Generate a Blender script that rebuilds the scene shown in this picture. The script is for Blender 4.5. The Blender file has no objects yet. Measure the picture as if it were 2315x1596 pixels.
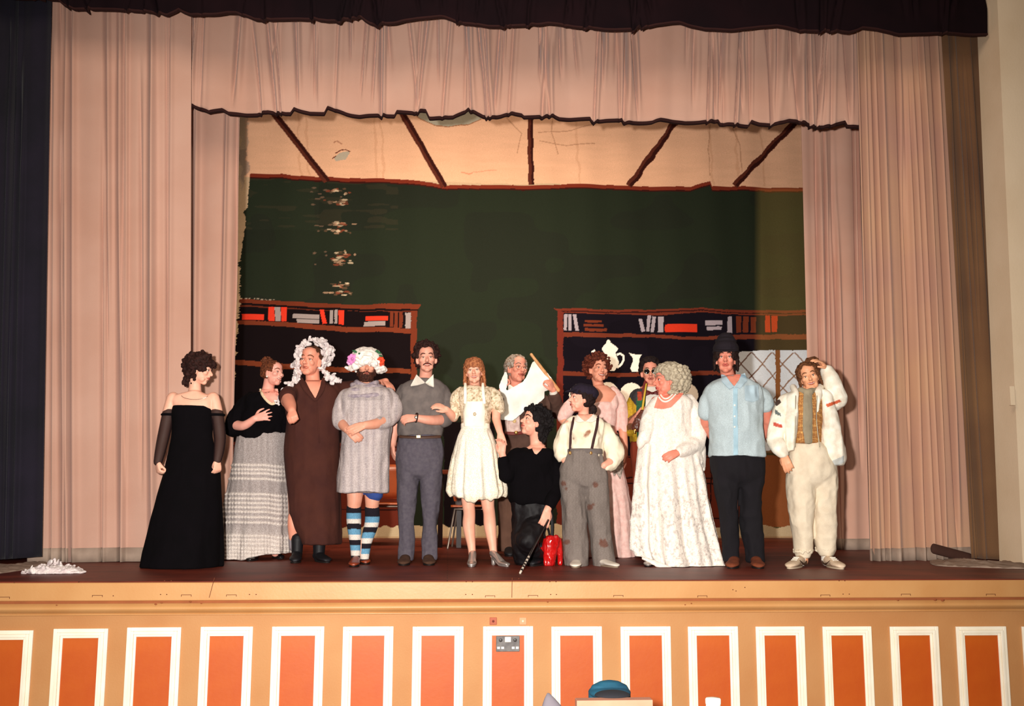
import bpy, math, random
import numpy as np
from mathutils import Matrix, Vector
# ------------------------------------------------------------------ camera, world, lights
sc = bpy.context.scene
FPX, IW, IH = 2250.0, 2315.0, 1596.0
CAM = np.array([0.0, -6.83, 0.58])
YAW, PITCH, ROLL = math.radians(3.6), math.radians(8.0), math.radians(0.15)
F_ = np.array([math.sin(YAW)*math.cos(PITCH), math.cos(YAW)*math.cos(PITCH), math.sin(PITCH)])
R0 = np.array([math.cos(YAW), -math.sin(YAW), 0.0])
U0 = np.cross(R0, F_)
R_ = R0*math.cos(ROLL) + U0*math.sin(ROLL)
U_ = np.cross(R_, F_)
cd = bpy.data.cameras.new('camera'); cam = bpy.data.objects.new('camera', cd); sc.collection.objects.link(cam)
cd.sensor_width = 36.0; cd.lens = FPX/IW*36.0; cd.clip_end = 100
cam.matrix_world = Matrix(((R_[0],U_[0],-F_[0],CAM[0]),(R_[1],U_[1],-F_[1],CAM[1]),(R_[2],U_[2],-F_[2],CAM[2]),(0,0,0,1)))
sc.camera = cam
w = bpy.data.worlds.new('hall'); sc.world = w; w.use_nodes = True
w.node_tree.nodes['Background'].inputs[0].default_value = (1.0, 0.78, 0.6, 1)
w.node_tree.nodes['Background'].inputs[1].default_value = 0.10
sc.view_settings.view_transform = 'Standard'; sc.view_settings.look = 'None'
sc.view_settings.gamma = 1.0; sc.view_settings.use_curve_mapping = False
sc.view_settings.exposure = 0.0
def lamp(kind, name, loc, energy, color, target=None, size=.1, **kw):
    l = bpy.data.lights.new(name, kind); l.energy = energy; l.color = color
    if kind == 'AREA': l.size = size
    else: l.shadow_soft_size = size
    for k, v in kw.items(): setattr(l, k, v)
    o = bpy.data.objects.new(name, l); sc.collection.objects.link(o); o.location = loc
    if target is not None: o.rotation_euler = (Vector(target)-Vector(loc)).to_track_quat('-Z','Y').to_euler()
    return o
lamp('SPOT', 'camera_flash', (-.28, -6.75, .74), 3650, (1.0, .95, .885), (.15, 0, .95), .05, spot_size=math.radians(91), spot_blend=1.0)
lamp('AREA', 'added_backdrop_fill', (.3, 2.3, 4.7), 165, (1.0, .80, .60), (.3, 6.2, 1.9), 1.0, shape='RECTANGLE', size_y=.4, spread=math.radians(116)).data.size = 3.0  # unseen area light added behind the valance to brighten the painted cloth
lamp('AREA', 'hall_ceiling_light', (0, -3.5, 6.5), 160, (1.0, .80, .62), (0, 1.0, 1.5), 3.0)

C = sc.collection
rng = np.random.RandomState(7)
# ------------------------------------------------------------------ measuring helpers
def ray(px, py):
    d = F_ + R_*((px-IW/2)/FPX) + U_*(-(py-IH/2)/FPX)
    return d/np.linalg.norm(d)
def at(px, py, Y):
    d = ray(px, py); return CAM + d*((Y-CAM[1])/d[1])
def onfloor(px, py, z=0.0):
    d = ray(px, py); return CAM + d*((z-CAM[2])/d[2])
def project(v):
    q = v-CAM; z = q@F_
    return IW/2+FPX*(q@R_)/z, IH/2-FPX*(q@U_)/z
def L(c):
    c = np.array(c[:3], float)/255.0
    return np.where(c <= .04045, c/12.92, ((c+.055)/1.055)**2.4)
def _h(i, j, k):
    n = (i*73856093) ^ (j*19349663) ^ (k*83492791)
    n = (n ^ (n >> 13))*1274126177 & 0x7fffffff
    return ((n >> 7) & 0xffff)/65535.0
def vnoise(p):
    p = np.asarray(p, float)
    i = np.floor(p).astype(np.int64); f = p-i; f = f*f*(3-2*f)
    x, y, z = i[:,0], i[:,1], i[:,2]; r = 0
    for a in (0,1):
        for b in (0,1):
            for c in (0,1):
                r = r + _h(x+a, y+b, z+c)*(f[:,0] if a else 1-f[:,0])*(f[:,1] if b else 1-f[:,1])*(f[:,2] if c else 1-f[:,2])
    return r*2-1
# ------------------------------------------------------------------ materials
def nodes(m):
    m.use_nodes = True; nt = m.node_tree; return nt, nt.nodes['Principled BSDF']
_mc = {}
def mat(name, col=(128,128,128), rough=.8, var=None, bump=None, metal=0.0, spec=.3, attr=False, sheen=0, alpha=1.0, emit=None, coat=0, weave=None, glass=0):
    if name in _mc: return _mc[name]
    m = bpy.data.materials.new(name); nt, b = nodes(m); N = nt.nodes.new; K = nt.links.new
    b.inputs['Roughness'].default_value = rough; b.inputs['Metallic'].default_value = metal
    b.inputs['Specular IOR Level'].default_value = spec
    if sheen: b.inputs['Sheen Weight'].default_value = sheen
    if coat: b.inputs['Coat Weight'].default_value = coat; b.inputs['Coat Roughness'].default_value = .12
    if glass: b.inputs['Transmission Weight'].default_value = glass
    c = L(col); b.inputs['Base Color'].default_value = (*c, 1)
    tc = N('ShaderNodeTexCoord'); src = None
    if attr:
        a = N('ShaderNodeAttribute'); a.attribute_name = 'Col'; src = a.outputs['Color']
    if var or not attr:
        n = N('ShaderNodeTexNoise'); sc_, c2, det = (var + (4,))[:3] if var else (9.0, None, 3)
        n.inputs['Scale'].default_value = sc_; n.inputs['Detail'].default_value = det
        K(tc.outputs['Object'], n.inputs['Vector'])
        mx = N('ShaderNodeMix'); mx.data_type = 'RGBA'
        mp = N('ShaderNodeMapRange'); mp.inputs[1].default_value = .35; mp.inputs[2].default_value = .65
        K(n.outputs['Fac'], mp.inputs[0]); K(mp.outputs[0], mx.inputs['Factor'])
        if attr: 
            mx.blend_type = 'MULTIPLY'; K(src, mx.inputs['A']); mx.inputs['B'].default_value = (*(L(c2)), 1)
        else:
            mx.inputs['A'].default_value = (*c, 1)
            mx.inputs['B'].default_value = (*(L(c2) if c2 is not None else c*.86), 1)
        src = mx.outputs['Result']
    K(src, b.inputs['Base Color'])
    if alpha < 1:
        b.inputs['Alpha'].default_value = alpha
    if bump:
        n = N('ShaderNodeTexNoise'); n.inputs['Scale'].default_value = bump[0]; n.inputs['Detail'].default_value = 5
        K(tc.outputs['Object'], n.inputs['Vector'])
        bp = N('ShaderNodeBump'); bp.inputs['Strength'].default_value = 1; bp.inputs['Distance'].default_value = bump[1]
        K(n.outputs['Fac'], bp.inputs['Height']); K(bp.outputs[0], b.inputs['Normal'])
    if emit:
        b.inputs['Emission Color'].default_value = (*L(emit[0]), 1); b.inputs['Emission Strength'].default_value = emit[1]
    _mc[name] = m; return m
# ------------------------------------------------------------------ mesh building
class M:
    def __init__(s): s.v = []; s.f = []; s.n = 0; s.mi = []
    def add(s, v, f, mi=0):
        v = np.asarray(v, float); s.v.append(v); s.f += [tuple(i+s.n for i in q) for q in f]; s.mi += [mi]*len(f); s.n += len(v); return s
    def rings(s, R, mi=0, cap=True):        # R: (n, k, 3) rings, closed tube
        n, k, _ = R.shape; v = R.reshape(-1, 3); f = []
        for i in range(n-1):
            for j in range(k):
                a = i*k+j; b = i*k+(j+1) % k; f.append((a, b, b+k, a+k))
        if cap:
            v = np.vstack([v, R[0].mean(0), R[-1].mean(0)]); c0 = n*k; c1 = c0+1
            for j in range(k):
                f.append((c0, (j+1) % k, j)); f.append((c1, (n-1)*k+j, (n-1)*k+(j+1) % k))
        return s.add(v, f, mi)
    def ball(s, c, r, A=None, seg=14, mi=0):
        r = np.ones(3)*r; A = np.eye(3) if A is None else A
        th = np.linspace(0, math.pi, seg//2+1)[1:-1]; ph = np.arange(seg)*2*math.pi/seg
        R = np.array([[(math.sin(t)*math.cos(p), math.sin(t)*math.sin(p), math.cos(t)) for p in ph] for t in th])
        R = R*r; top = np.array([0,0,r[2]]); n, k, _ = R.shape
        v = np.vstack([R.reshape(-1,3), top, -top])@A.T + np.asarray(c); f = []
        for i in range(n-1):
            for j in range(k):
                a = i*k+j; b = i*k+(j+1) % k; f.append((a, a+k, b+k, b))
        for j in range(k): f.append((n*k, j, (j+1) % k)); f.append((n*k+1, (n-1)*k+(j+1) % k, (n-1)*k+j))
        return s.add(v, f, mi)
    def tube(s, P, rad, seg=12, sub=4, flat=None, up=None, mi=0, caps=True):
        """smooth tapering tube through points P; flat = (width factor, depth factor) about axis `up`"""
        P = np.asarray(P, float); rad = np.ones(len(P))*rad
        P, rad = spline(P, sub), spline(rad[:,None], sub)[:,0]
        T = np.gradient(P, axis=0); T /= np.linalg.norm(T, axis=1)[:,None]+1e-9
        up = np.array([.13,-1,.21]) if up is None else np.asarray(up, float)
        X = np.cross(T, up); X /= np.linalg.norm(X, axis=1)[:,None]+1e-9; Y = np.cross(X, T)
        fw, fd = flat or (1, 1); a = np.arange(seg)*2*math.pi/seg
        def ring(p, x, y, r): return p+np.outer(np.cos(a)*r*fw, x)+np.outer(np.sin(a)*r*fd, y)
        R = []
        if caps:
            for q in (1.45, 1.1, .6): R.append(ring(P[0]-T[0]*rad[0]*math.sin(q)*min(fd,1), X[0], Y[0], rad[0]*math.cos(q)))
        for i in range(len(P)): R.append(ring(P[i], X[i], Y[i], rad[i]))
        if caps:
            for q in (.6, 1.1, 1.45): R.append(ring(P[-1]+T[-1]*rad[-1]*math.sin(q)*min(fd,1), X[-1], Y[-1], rad[-1]*math.cos(q)))
        return s.rings(np.array(R), mi)
    def box(s, lo, hi, A=None, c=None, mi=0):
        lo = np.array(lo, float); hi = np.array(hi, float)
        v = np.array([[(lo,hi)[a][0], (lo,hi)[b][1], (lo,hi)[d][2]] for a in (0,1) for b in (0,1) for d in (0,1)])
        if A is not None: v = v@np.asarray(A).T
        if c is not None: v = v+np.asarray(c)
        return s.add(v, [(0,1,3,2),(4,6,7,5),(0,4,5,1),(2,3,7,6),(0,2,6,4),(1,5,7,3)], mi)
    def sheet(s, G, mi=0):                # G: (n, m, 3)
        n, m, _ = G.shape; f = [(i*m+j, i*m+j+1, (i+1)*m+j+1, (i+1)*m+j) for i in range(n-1) for j in range(m-1)]
        return s.add(G.reshape(-1,3), f, mi)
def spline(P, sub):
    if len(P) < 3 and sub > 1:
        t = np.linspace(0, 1, sub+1)[:,None]; return P[0]*(1-t)+P[-1]*t
    out = []; n = len(P)
    for i in range(n-1):
        p0 = P[max(i-1,0)]; p1 = P[i]; p2 = P[i+1]; p3 = P[min(i+2,n-1)]
        for k in range(sub):
            t = k/sub
            out.append(.5*((2*p1)+(-p0+p2)*t+(2*p0-5*p1+4*p2-p3)*t*t+(-p0+3*p1-3*p2+p3)*t**3))
    out.append(P[-1]); return np.array(out)
def mesh_of(name, m, mats, smooth=True):
    me = bpy.data.meshes.new(name); v = np.vstack(m.v)
    me.from_pydata(v.tolist(), [], m.f)
    for q in (mats if isinstance(mats, (list,tuple)) else [mats]): me.materials.append(q)
    if max(m.mi or [0]) > 0: me.polygons.foreach_set('material_index', m.mi)
    me.polygons.foreach_set('use_smooth', [smooth]*len(me.polygons)); me.update(); return me
def origin(o, me, parent, loc):
    """child meshes are stored relative to the thing's base"""
    b = None
    if parent is not None:
        b = np.array(parent['_b']); o.parent = parent
        me.transform(Matrix.Translation(Vector(-b)))
        if parent.parent is None and parent.type == 'EMPTY': pass
        o['_b'] = tuple(b)
    elif loc is not None:
        b = np.array(loc, float); me.transform(Matrix.Translation(Vector(-b))); o.location = b; o['_b'] = tuple(b)
    else: o['_b'] = (0.,0.,0.)
def tag(o, label=None, cat=None, group=None, kind=None):
    if label: o['label'] = label
    if cat: o['category'] = cat
    if group: o['group'] = group
    if kind: o['kind'] = kind
    return o
def obj(name, m, mats, parent=None, loc=None, smooth=True, paint=None, bevel=0, solid=0, me=None):
    me = me or mesh_of(name, m, mats, smooth)
    if paint is not None:
        v = np.empty(len(me.vertices)*3); me.vertices.foreach_get('co', v); v = v.reshape(-1,3)
        col = paint(v); a = me.attributes.new('Col', 'FLOAT_COLOR', 'POINT')
        a.data.foreach_set('color', np.hstack([col, np.ones((len(v),1))]).ravel())
    o = bpy.data.objects.new(name, me); C.objects.link(o); origin(o, me, parent, loc)
    if solid:
        s = o.modifiers.new('s', 'SOLIDIFY'); s.thickness = solid; s.offset = 0
    if bevel:
        s = o.modifiers.new('b', 'BEVEL'); s.width = bevel; s.segments = 2; s.limit_method = 'ANGLE'
    return o
def empty(name, loc, label, cat, group=None):
    o = bpy.data.objects.new(name, None); C.objects.link(o); o.location = loc; o['_b'] = tuple(float(x) for x in loc)
    o.empty_display_size = .1; return tag(o, label, cat, group)
def remesh(name, m, mats, parent=None, voxel=.008, smooth=3, wrinkle=None, paint=None, loc=None, cut=None, sfac=.5):
    """union of overlapping closed shapes as one continuous skin"""
    t = bpy.data.objects.new('t', mesh_of('t', m, [])); C.objects.link(t)
    r = t.modifiers.new('r', 'REMESH'); r.mode = 'VOXEL'; r.voxel_size = voxel; r.use_smooth_shade = True
    if smooth:
        q = t.modifiers.new('q', 'SMOOTH'); q.iterations = smooth; q.factor = sfac
    dg = bpy.context.evaluated_depsgraph_get()
    me = bpy.data.meshes.new_from_object(t.evaluated_get(dg)); old = t.data
    bpy.data.objects.remove(t); bpy.data.meshes.remove(old)
    me.name = name; me.materials.clear()
    for q in (mats if isinstance(mats, (list,tuple)) else [mats]): me.materials.append(q)
    n = len(me.vertices); v = np.empty(n*3); me.vertices.foreach_get('co', v); v = v.reshape(-1,3)
    if wrinkle is not None:
        nn = np.empty(n*3); me.vertices.foreach_get('normal', nn); nn = nn.reshape(-1,3)
        amp, fx, fz = wrinkle
        q = v*np.array([fx,fx,fz]); d = vnoise(q+3.3)*amp + (1-np.abs(vnoise(q*1.7+9.1))*2.2)*amp*.55 + vnoise(q*4.3+1.7)*amp*.22
        v = v+nn*d[:,None]
    if cut is not None: v = cut(v)
    me.vertices.foreach_set('co', v.ravel()); me.update()
    me.polygons.foreach_set('use_smooth', [True]*len(me.polygons))
    return obj(name, None, None, parent, loc, me=me, paint=paint)
def unit(v): v = np.asarray(v, float); return v/(np.linalg.norm(v)+1e-9)
def pip(X, Y, poly):
    r = np.zeros(X.shape, bool); n = len(poly); j = n-1
    for i in range(n):
        xi, yi = poly[i]; xj, yj = poly[j]
        if yi != yj: r ^= ((yi > Y) != (yj > Y)) & (X < (xj-xi)*(Y-yi)/(yj-yi)+xi)
        j = i
    return r
def quad(x0, y0, x1, y1): return [(x0,y0),(x1,y0),(x1,y1),(x0,y1)]
def stroke(pts, w):
    """polygon of a brush stroke along pts"""
    p = np.array(pts, float); t = np.gradient(p, axis=0); t /= np.linalg.norm(t, axis=1)[:,None]
    n = np.stack([-t[:,1], t[:,0]], 1)*w/2
    return [tuple(q) for q in np.vstack([p+n, (p-n)[::-1]])]
# ------------------------------------------------------------------ the setting
YC = float(onfloor(250, 1271)[1])      # main tabs
YI = float(onfloor(1930, 1243)[1])     # inner legs
YB = float(onfloor(1150, 1216)[1])     # painted cloth
def seam_paint(v):
    px, py = project(v); c = np.tile(L((250,196,128)), (len(v),1))
    return c
m_cream = mat('cream_paint', (189,140,88), .45, var=(3.0,(183,131,79),5), bump=(60,.0006), spec=.4)
m_wallp = mat('tan_wall_paint', (178,128,80), .6, var=(2.0,(172,118,70),5), bump=(90,.0008))
m_white = mat('white_gloss_paint', (240,232,214), .35, var=(6,(232,222,200)), spec=.5)
m_orange = mat('orange_paint', (182,84,14), .5, var=(2.5,(170,68,8),5), spec=.4, bump=(40,.0005))
m_line = mat('gap_shade_brown', (150,84,46), .8)  # brown colours in the shadow line under the stage lip
m_dark = mat('dark_void', (16,12,14), .95)
# stage boards
m = M(); m.box((-7.5, -.03, -.05), (8.5, YB+1.5, 0))
mf = mat('stage_boards', (132,56,38), .5, var=(2.2,(98,38,27),6), bump=(18,.0012), spec=.22)
nt = mf.node_tree; b = nt.nodes['Principled BSDF']
tc = nt.nodes.new('ShaderNodeTexCoord'); mp = nt.nodes.new('ShaderNodeMapping'); br = nt.nodes.new('ShaderNodeTexBrick')
nt.links.new(tc.outputs['Object'], mp.inputs[0]); nt.links.new(mp.outputs[0], br.inputs[0])
br.inputs['Scale'].default_value = 1.0; br.inputs['Brick Width'].default_value = 2.4; br.inputs['Row Height'].default_value = .11
br.inputs['Mortar Size'].default_value = .003; br.inputs['Color1'].default_value = (1,1,1,1); br.inputs['Color2'].default_value = (.72,.7,.7,1); br.inputs['Mortar'].default_value = (.25,.2,.2,1)
old = b.inputs['Base Color'].links[0].from_socket; mx = nt.nodes.new('ShaderNodeMix'); mx.data_type = 'RGBA'; mx.blend_type = 'MULTIPLY'; mx.inputs['Factor'].default_value = 1
nt.links.new(old, mx.inputs['A']); nt.links.new(br.outputs['Color'], mx.inputs['B']); nt.links.new(mx.outputs['Result'], b.inputs['Base Color'])
tag(obj('floor', m, mf, smooth=False, bevel=.006), kind='structure')
# hall floor
m = M(); m.box((-7.5,-9,-1.08), (8.5, .02, -1.0)); tag(obj('floor_hall', m, mat('hall_boards', (120,80,50), .4, var=(3,(90,58,36))), smooth=False), kind='structure')
# stage front
zl = at(1157,1353,0)[2]
m = M(); m.box((-7.5, -.055, zl), (8.5, .05, -.006)); front = obj('trim_1', m, m_cream, smooth=False, bevel=.006, paint=None); tag(front, kind='structure')
m = M(); m.box((-7.5, -.035, zl-.022), (8.5, .05, zl)); tag(obj('trim_2', m, m_line, smooth=False), kind='structure')
za, zb = zl-.018, zl-.078
m = M(); k = 14; prof = [(-.03, za)]+[(-.04-.028*math.sin(math.pi*t/k), za+(zb-za)*t/k) for t in range(k+1)]+[(-.036,zb-.004),(-.042,zb-.009),(-.042,zb-.014),(-.03,zb-.018),(.05,zb-.018),(.05,za)]
G = np.array([[(x,y,z) for (y,z) in prof] for x in (-7.5, 8.5)]); m.rings(G); tag(obj('trim_3', m, m_cream, smooth=False), kind='structure')
m = M(); m.box((-7.5, -.03, -1.0), (8.5, .05, zb-.01)); tag(obj('wall_front', m, m_wallp, smooth=False), kind='structure')
# board joints, nail holes and slots in the stage front
m = M()
for (xt, xb) in ((485,473),(1158,1157)):
    a = at(xt,1306,-.056); c = at(xb,1351,-.056); m.box((-.0018,-.001,0),(.0018,.001,np.linalg.norm(a-c)), A=np.array([[1,0,(a-c)[0]/np.linalg.norm(a-c)],[0,1,0],[0,0,(a-c)[2]/np.linalg.norm(a-c)]]), c=c)
for (x,y) in [(372,1313),(387,1313),(571,1314),(587,1314),(363,1344),(377,1344),(564,1344),(579,1344),(1054,1315),(1068,1315),(1243,1315),(1257,1315),(1053,1344),(1068,1344),(1245,1344),(1258,1344),(1173,1308),(1897,1313),(1910,1313),(1906,1343),(1920,1343),(32,1317),(256,1347),(1657,1333),(1664,1336),(1684,1328)]:
    q = at(x,y,-.0555); m.ball(q, (.0045,.0015,.0035), seg=8)
for (x,y) in [(10,1353),(220,1349),(421,1348),(523,1348),(1108,1350),(1205,1349),(1398,1349),(1588,1350),(1866,1348),(2048,1346),(2240,1346)]:
    q = at(x,y,-.056); 
    for (dx,dz,sx,sz) in ((0,.009,.032,.0015),(-.032,.004,.0015,.006),(.032,.004,.0015,.006)): m.box((-sx,-.001,-sz),(sx,.001,sz), c=q+np.array([dx,0,dz]))
nm = obj('hinge_slots', m, mat('dark_marks', (96,48,26), .9), parent=front, smooth=False)
m = M()
for (x,y,s) in [(1075+1062-1000+0,0,0)]: pass
for (x,y,r) in [(128,1368,.006),(352,1366,.009),(365,1363,.007),(430,1360,.008),(455,1364,.006),(2030,1357,.008),(2114,1356,.012),(2131,1357,.014),(1549,1367,.006),(1563,1364,.006),(1238,1361,.006)]:
    m.ball(at(x,y,-.068), (r,.0015,r*.6), seg=8)
tag(obj('trim_4', m, mat('scuffs', (140,74,40), .9)), kind='structure')
# panels
Ls = [-43,123,289,455,616,776,933,1092,1246,1402,1554,1707,1858,2010,2159,2308]; Rs = [77,246,411,573,734,890,1048,1205,1360,1515,1667,1817,1968,2119,2272,2420]
yt = [1425,1421,1418,1416.5,1416,1416,1416,1415.5,1416,1416,1416,1416,1416,1416,1416,1416]
for i, (xl, xr) in enumerate(zip(Ls, Rs)):
    a = at(xl, yt[i], -.03); c = at(xr, yt[i], -.03); x0, x1, z1 = a[0], c[0], a[2]; z0 = -.93
    def fr(x0,x1,z0,z1,wd,y0,y1,mm):
        mm.box((x0,y0,z0),(x0+wd,y1,z1)); mm.box((x1-wd,y0,z0),(x1,y1,z1)); mm.box((x0+wd,y0,z1-wd),(x1-wd,y1,z1)); mm.box((x0+wd,y0,z0),(x1-wd,y1,z0+wd))
    m = M(); fr(x0,x1,z0,z1,.024,-.046,-.03,m); fr(x0+.024,x1-.024,z0+.024,z1-.024,.02,-.054,-.03,m); fr(x0+.044,x1-.044,z0+.044,z1-.044,.016,-.042,-.03,m)
    f = tag(obj('trim_%d' % (i+5), m, m_white, smooth=False, bevel=.003, loc=((x0+x1)/2,-.03,z0)), kind='structure')
    m = M(); m.box((x0+.058,-.034,z0+.058),(x1-.058,-.028,z1-.058)); obj('panel', m, m_orange, parent=f, smooth=False)
    if i == 7: sock_c = at(1148,1455,-.034)
# double socket and two small plates
q = sock_c; s = .0031
root = empty('wall_socket', q, 'brushed metal double power socket with white switches on an orange panel', 'socket')
m_metal = mat('brushed_steel', (112,108,106), .6, metal=.2, var=(30,(92,88,88)))
m = M(); m.box((-.078,-.012,-.05),(.078,.002,.05), c=q); obj('face_plate', m, m_metal, root, smooth=False, bevel=.003)
m_ws = mat('white_plastic', (246,240,228), .3)
m = M()
m.box((-.02,-.018,.012),(.02,-.01,.045), c=q); obj('switch', m, m_ws, root, smooth=False, bevel=.002)
for sx in (-1,1):
    for dx in (.035,.062):
        m = M(); m.box((-.009,-.0145,-.026),(.009,-.011,-.012), c=q+np.array([sx*(dx),0,-.006])); obj('socket_hole_cover', m, m_ws, root, smooth=False)
    m = M(); m.ball(q+np.array([sx*.048,-.012,.024]), (.012,.003,.012)); obj('knob', m, mat('dark_plastic',(60,56,54),.4), root)
for (x, c1, c2, lab) in ((1115,(168,86,60),(110,44,34),'small dark pinkish square plate with a central peg above the socket'),(1182,(238,150,112),(250,210,180),'small pale pink square plate with a light mark above the socket')):
    q = at(x,1404,-.03); root = empty('blanking_plate', q, lab, 'plate')
    m = M(); m.box((-.024,-.008,-.024),(.024,.002,.024), c=q); obj('face_plate', m, mat('plate%d'%x,c1,.6), root, smooth=False, bevel=.003)
    m = M(); m.ball(q+np.array([0,-.009,0]), (.008,.005,.008)); obj('peg', m, mat('peg%d'%x,c2,.6), root)
# enclosing walls, ceiling
for n_, lo, hi in (('wall_back',(-8,YB+1.5,-1),(9,YB+1.6,8)),('wall_left',(-7.6,-9,-1),(-7.5,YB+1.6,8)),('wall_stage_right',(8.5,-9,-1),(8.6,YB+1.6,8)),('ceiling',(-8,0,7.9),(9,YB+1.6,8))):
    m = M(); m.box(lo,hi); tag(obj(n_, m, m_dark, smooth=False), kind='structure')
# cream proscenium wall at the right
a = at(2242,0,YC-.45); c = at(2308,1270,YC-.45)
m = M(); G = []
for (x,y,z) in [(at(2242,-120,YC-.5)),(at(2305,1285,YC-.5))]: G.append((x,y,z))
(x0,_,z0),(x1,_,z1) = G
m.add([(x0,YC-.55,z0),(x1,YC-.55,0),(8.5,YC-.55,0),(8.5,YC-.55,z0),(x0,YC-.2,z0),(x1,YC-.2,0),(8.5,YC-.2,0),(8.5,YC-.2,z0)],[(0,1,2,3),(7,6,5,4),(0,4,5,1),(1,5,6,2),(0,3,7,4)])
tag(obj('wall_right', m, mat('cream_plaster',(236,214,184),.8,var=(1.5,(226,202,170),5),bump=(50,.001)), smooth=False), kind='structure')
q = at(2284,895,YC-.56); m = M(); m.box((-.012,-.02,-.08),(.03,.01,.08), c=q); obj('conduit_block', m, mat('cream_plaster'), parent=bpy.data.objects['wall_right'], smooth=False)

# ------------------------------------------------------------------ curtains
def curtain(name, Y, tl, tr, bl, br, mt, label, cat, seed, step=.0065, amp=.035, crease=1.0, hem=None, scallop=None, hemmat=None, rows=90, edge=None, group=None, bulge=0, creases=None, rail=False):
    r = np.random.RandomState(seed)
    TL, TR, BL, BR = [at(*p, Y) for p in (tl,tr,bl,br)]
    W = np.linalg.norm(BR-BL); n = int(W/step)+2; u = np.linspace(0,1,n); v = np.linspace(0,1,rows)
    U, V = np.meshgrid(u, v)
    P = ((1-V)[...,None]*((1-U)[...,None]*TL+U[...,None]*TR)+V[...,None]*((1-U)[...,None]*BL+U[...,None]*BR))
    d = np.zeros_like(U)
    for k in range(5):
        fq = r.uniform(1.2, 4.5)*W; d += amp*.45*np.sin(2*math.pi*(U*fq+.04*np.sin(V*3+r.uniform(0,6)))+r.uniform(0,6))/ (1+.3*k)
    nc = int(W*crease*8.0)
    for k in range(nc):
        u0 = r.uniform(0,1); wd = r.uniform(.008,.017)/W; dp = r.uniform(.5,1.7)*amp*2.1; dr = r.uniform(-.02,.02)
        a0, a1 = (r.uniform(-.5,.3), r.uniform(.6,1.6))
        env = np.clip((V-a0)/.25,0,1)*np.clip((a1-V)/.25,0,1)
        x = (U-u0-dr*(V-.5))/wd
        d += dp*env*np.exp(-x*x)
        d += -dp*.45*env*np.exp(-(x-2.3)**2/2.2)
    if scallop is not None: d = d*(.85-.45*V)
    P[...,1] += d
    P[...,0] += .006*np.sin(U*W*40+V*2)
    if scallop is not None:
        px = (tl[0]*(1-U)+tr[0]*U)  # bottom edge follows the measured hem line
        bx = bl[0]*(1-u)+br[0]*u; by = np.interp(bx, [p[0] for p in scallop], [p[1] for p in scallop])
        zb_ = np.array([at(x_, y_, Y)[2] for x_, y_ in zip(bx, by)])
        P[...,2] = TL[2]*(1-U)*(1-V)+TR[2]*U*(1-V)+V*zb_[None,:]
    o_m = M(); o_m.sheet(P)
    o = obj(name, o_m, mt, loc=((TL+TR)/2*[1,1,0]+[0,0,0]) if not rail else None, solid=.006)
    tag(o, label, cat, group)
    if hem:
        h = M(); hr = 3
        if scallop is not None:
            t = M(); e = P[-1].copy(); t_ = hemmat[1]
            k = len(e); X = np.stack([e+np.array([0,-.008,.004]), e+np.array([0,-.008,-t_]), e+np.array([0,.03,-t_*1.0]), e+np.array([0,.03,.004])],1)
            t.rings(X[:, :, :]); obj('hem', t, hemmat[0], parent=o, smooth=False)
        else:
            Q = P[-hr:].copy(); Q[...,1] -= .008; h.sheet(Q); obj('hem', h, hemmat[0], parent=o, solid=.004)
    return o
m_beige = mat('beige_curtain', (198,157,139), .92, var=(1.2,(188,144,125),4), bump=(250,.0012), sheen=.25)
m_beige2 = mat('beige_inner_curtain', (218,172,152), .92, var=(1.2,(208,158,136),4), bump=(250,.0012), sheen=.2)
m_navy = mat('navy_velvet', (26,20,36), .85, var=(2.2,(16,13,26),4), bump=(120,.002), sheen=.12)
m_brownc = mat('leak_brown_velvet', (120,86,56), .85, var=(1.0,(100,68,46),3), bump=(120,.002), sheen=.2)  # dark velvet turned brown: the light leak is put into its colour
m_pelm = mat('pelmet_velvet', (26,12,16), .95, var=(2.0,(18,9,13),4), spec=.1)
m_hemd = mat('dusty_hem', (172,150,134), .95, var=(5,(142,122,108),5))
m_hemk = mat('dark_hem_tape', (44,14,12), .9)
curtain('side_curtain', YC, (60,-60), (432,-40), (60,1272), (432,1268), m_beige, 'wide pale beige stage curtain hanging left of the lace skirt and black gown', 'curtain', 3, hem=.04, hemmat=(m_hemd,), amp=.032, crease=1.8)
m_tan = mat('leak_tinted_curtain', (202,158,126), .92, var=(.9,(190,144,126),4), bump=(250,.0012), sheen=.2)  # beige cloth warmed to tan, light leak painted into the colour
curtain('side_curtain', YC+.02, (1934,-40), (2126,-40), (1966,1272), (2195,1268), m_tan, 'pale beige stage curtain between the brown curtain and the white-jacketed person', 'curtain', 21, hem=.035, hemmat=(m_hemd,), amp=.03, crease=2.0)
curtain('inner_curtain', YC+.62, (400,150), (541,150), (396,1259), (520,1258), m_beige, 'narrow beige inner curtain beside the ragged edge of the painted cloth', 'curtain', 5, amp=.035, crease=1.5)
curtain('inner_curtain', YI, (1806,150), (1990,150), (1832,1244), (2010,1244), m_beige2, 'pinkish beige inner curtain behind the person in the white jacket', 'curtain', 6, hem=.05, hemmat=(m_hemd,), amp=.035, crease=1.4)
curtain('house_curtain', YC-.2, (-120,-80), (122,-80), (-160,1278), (97,1258), m_navy, 'dark navy velvet curtain hanging at the far left edge of the stage', 'curtain', 9, amp=.05, crease=1.2)
curtain('house_curtain', YC-.14, (2118,-80), (2262,-80), (2195,1262), (2345,1270), m_brownc, 'dark velvet curtain, tinted brown by a light leak, hanging beside the cream wall', 'curtain', 10, amp=.03, crease=1.6)
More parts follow.
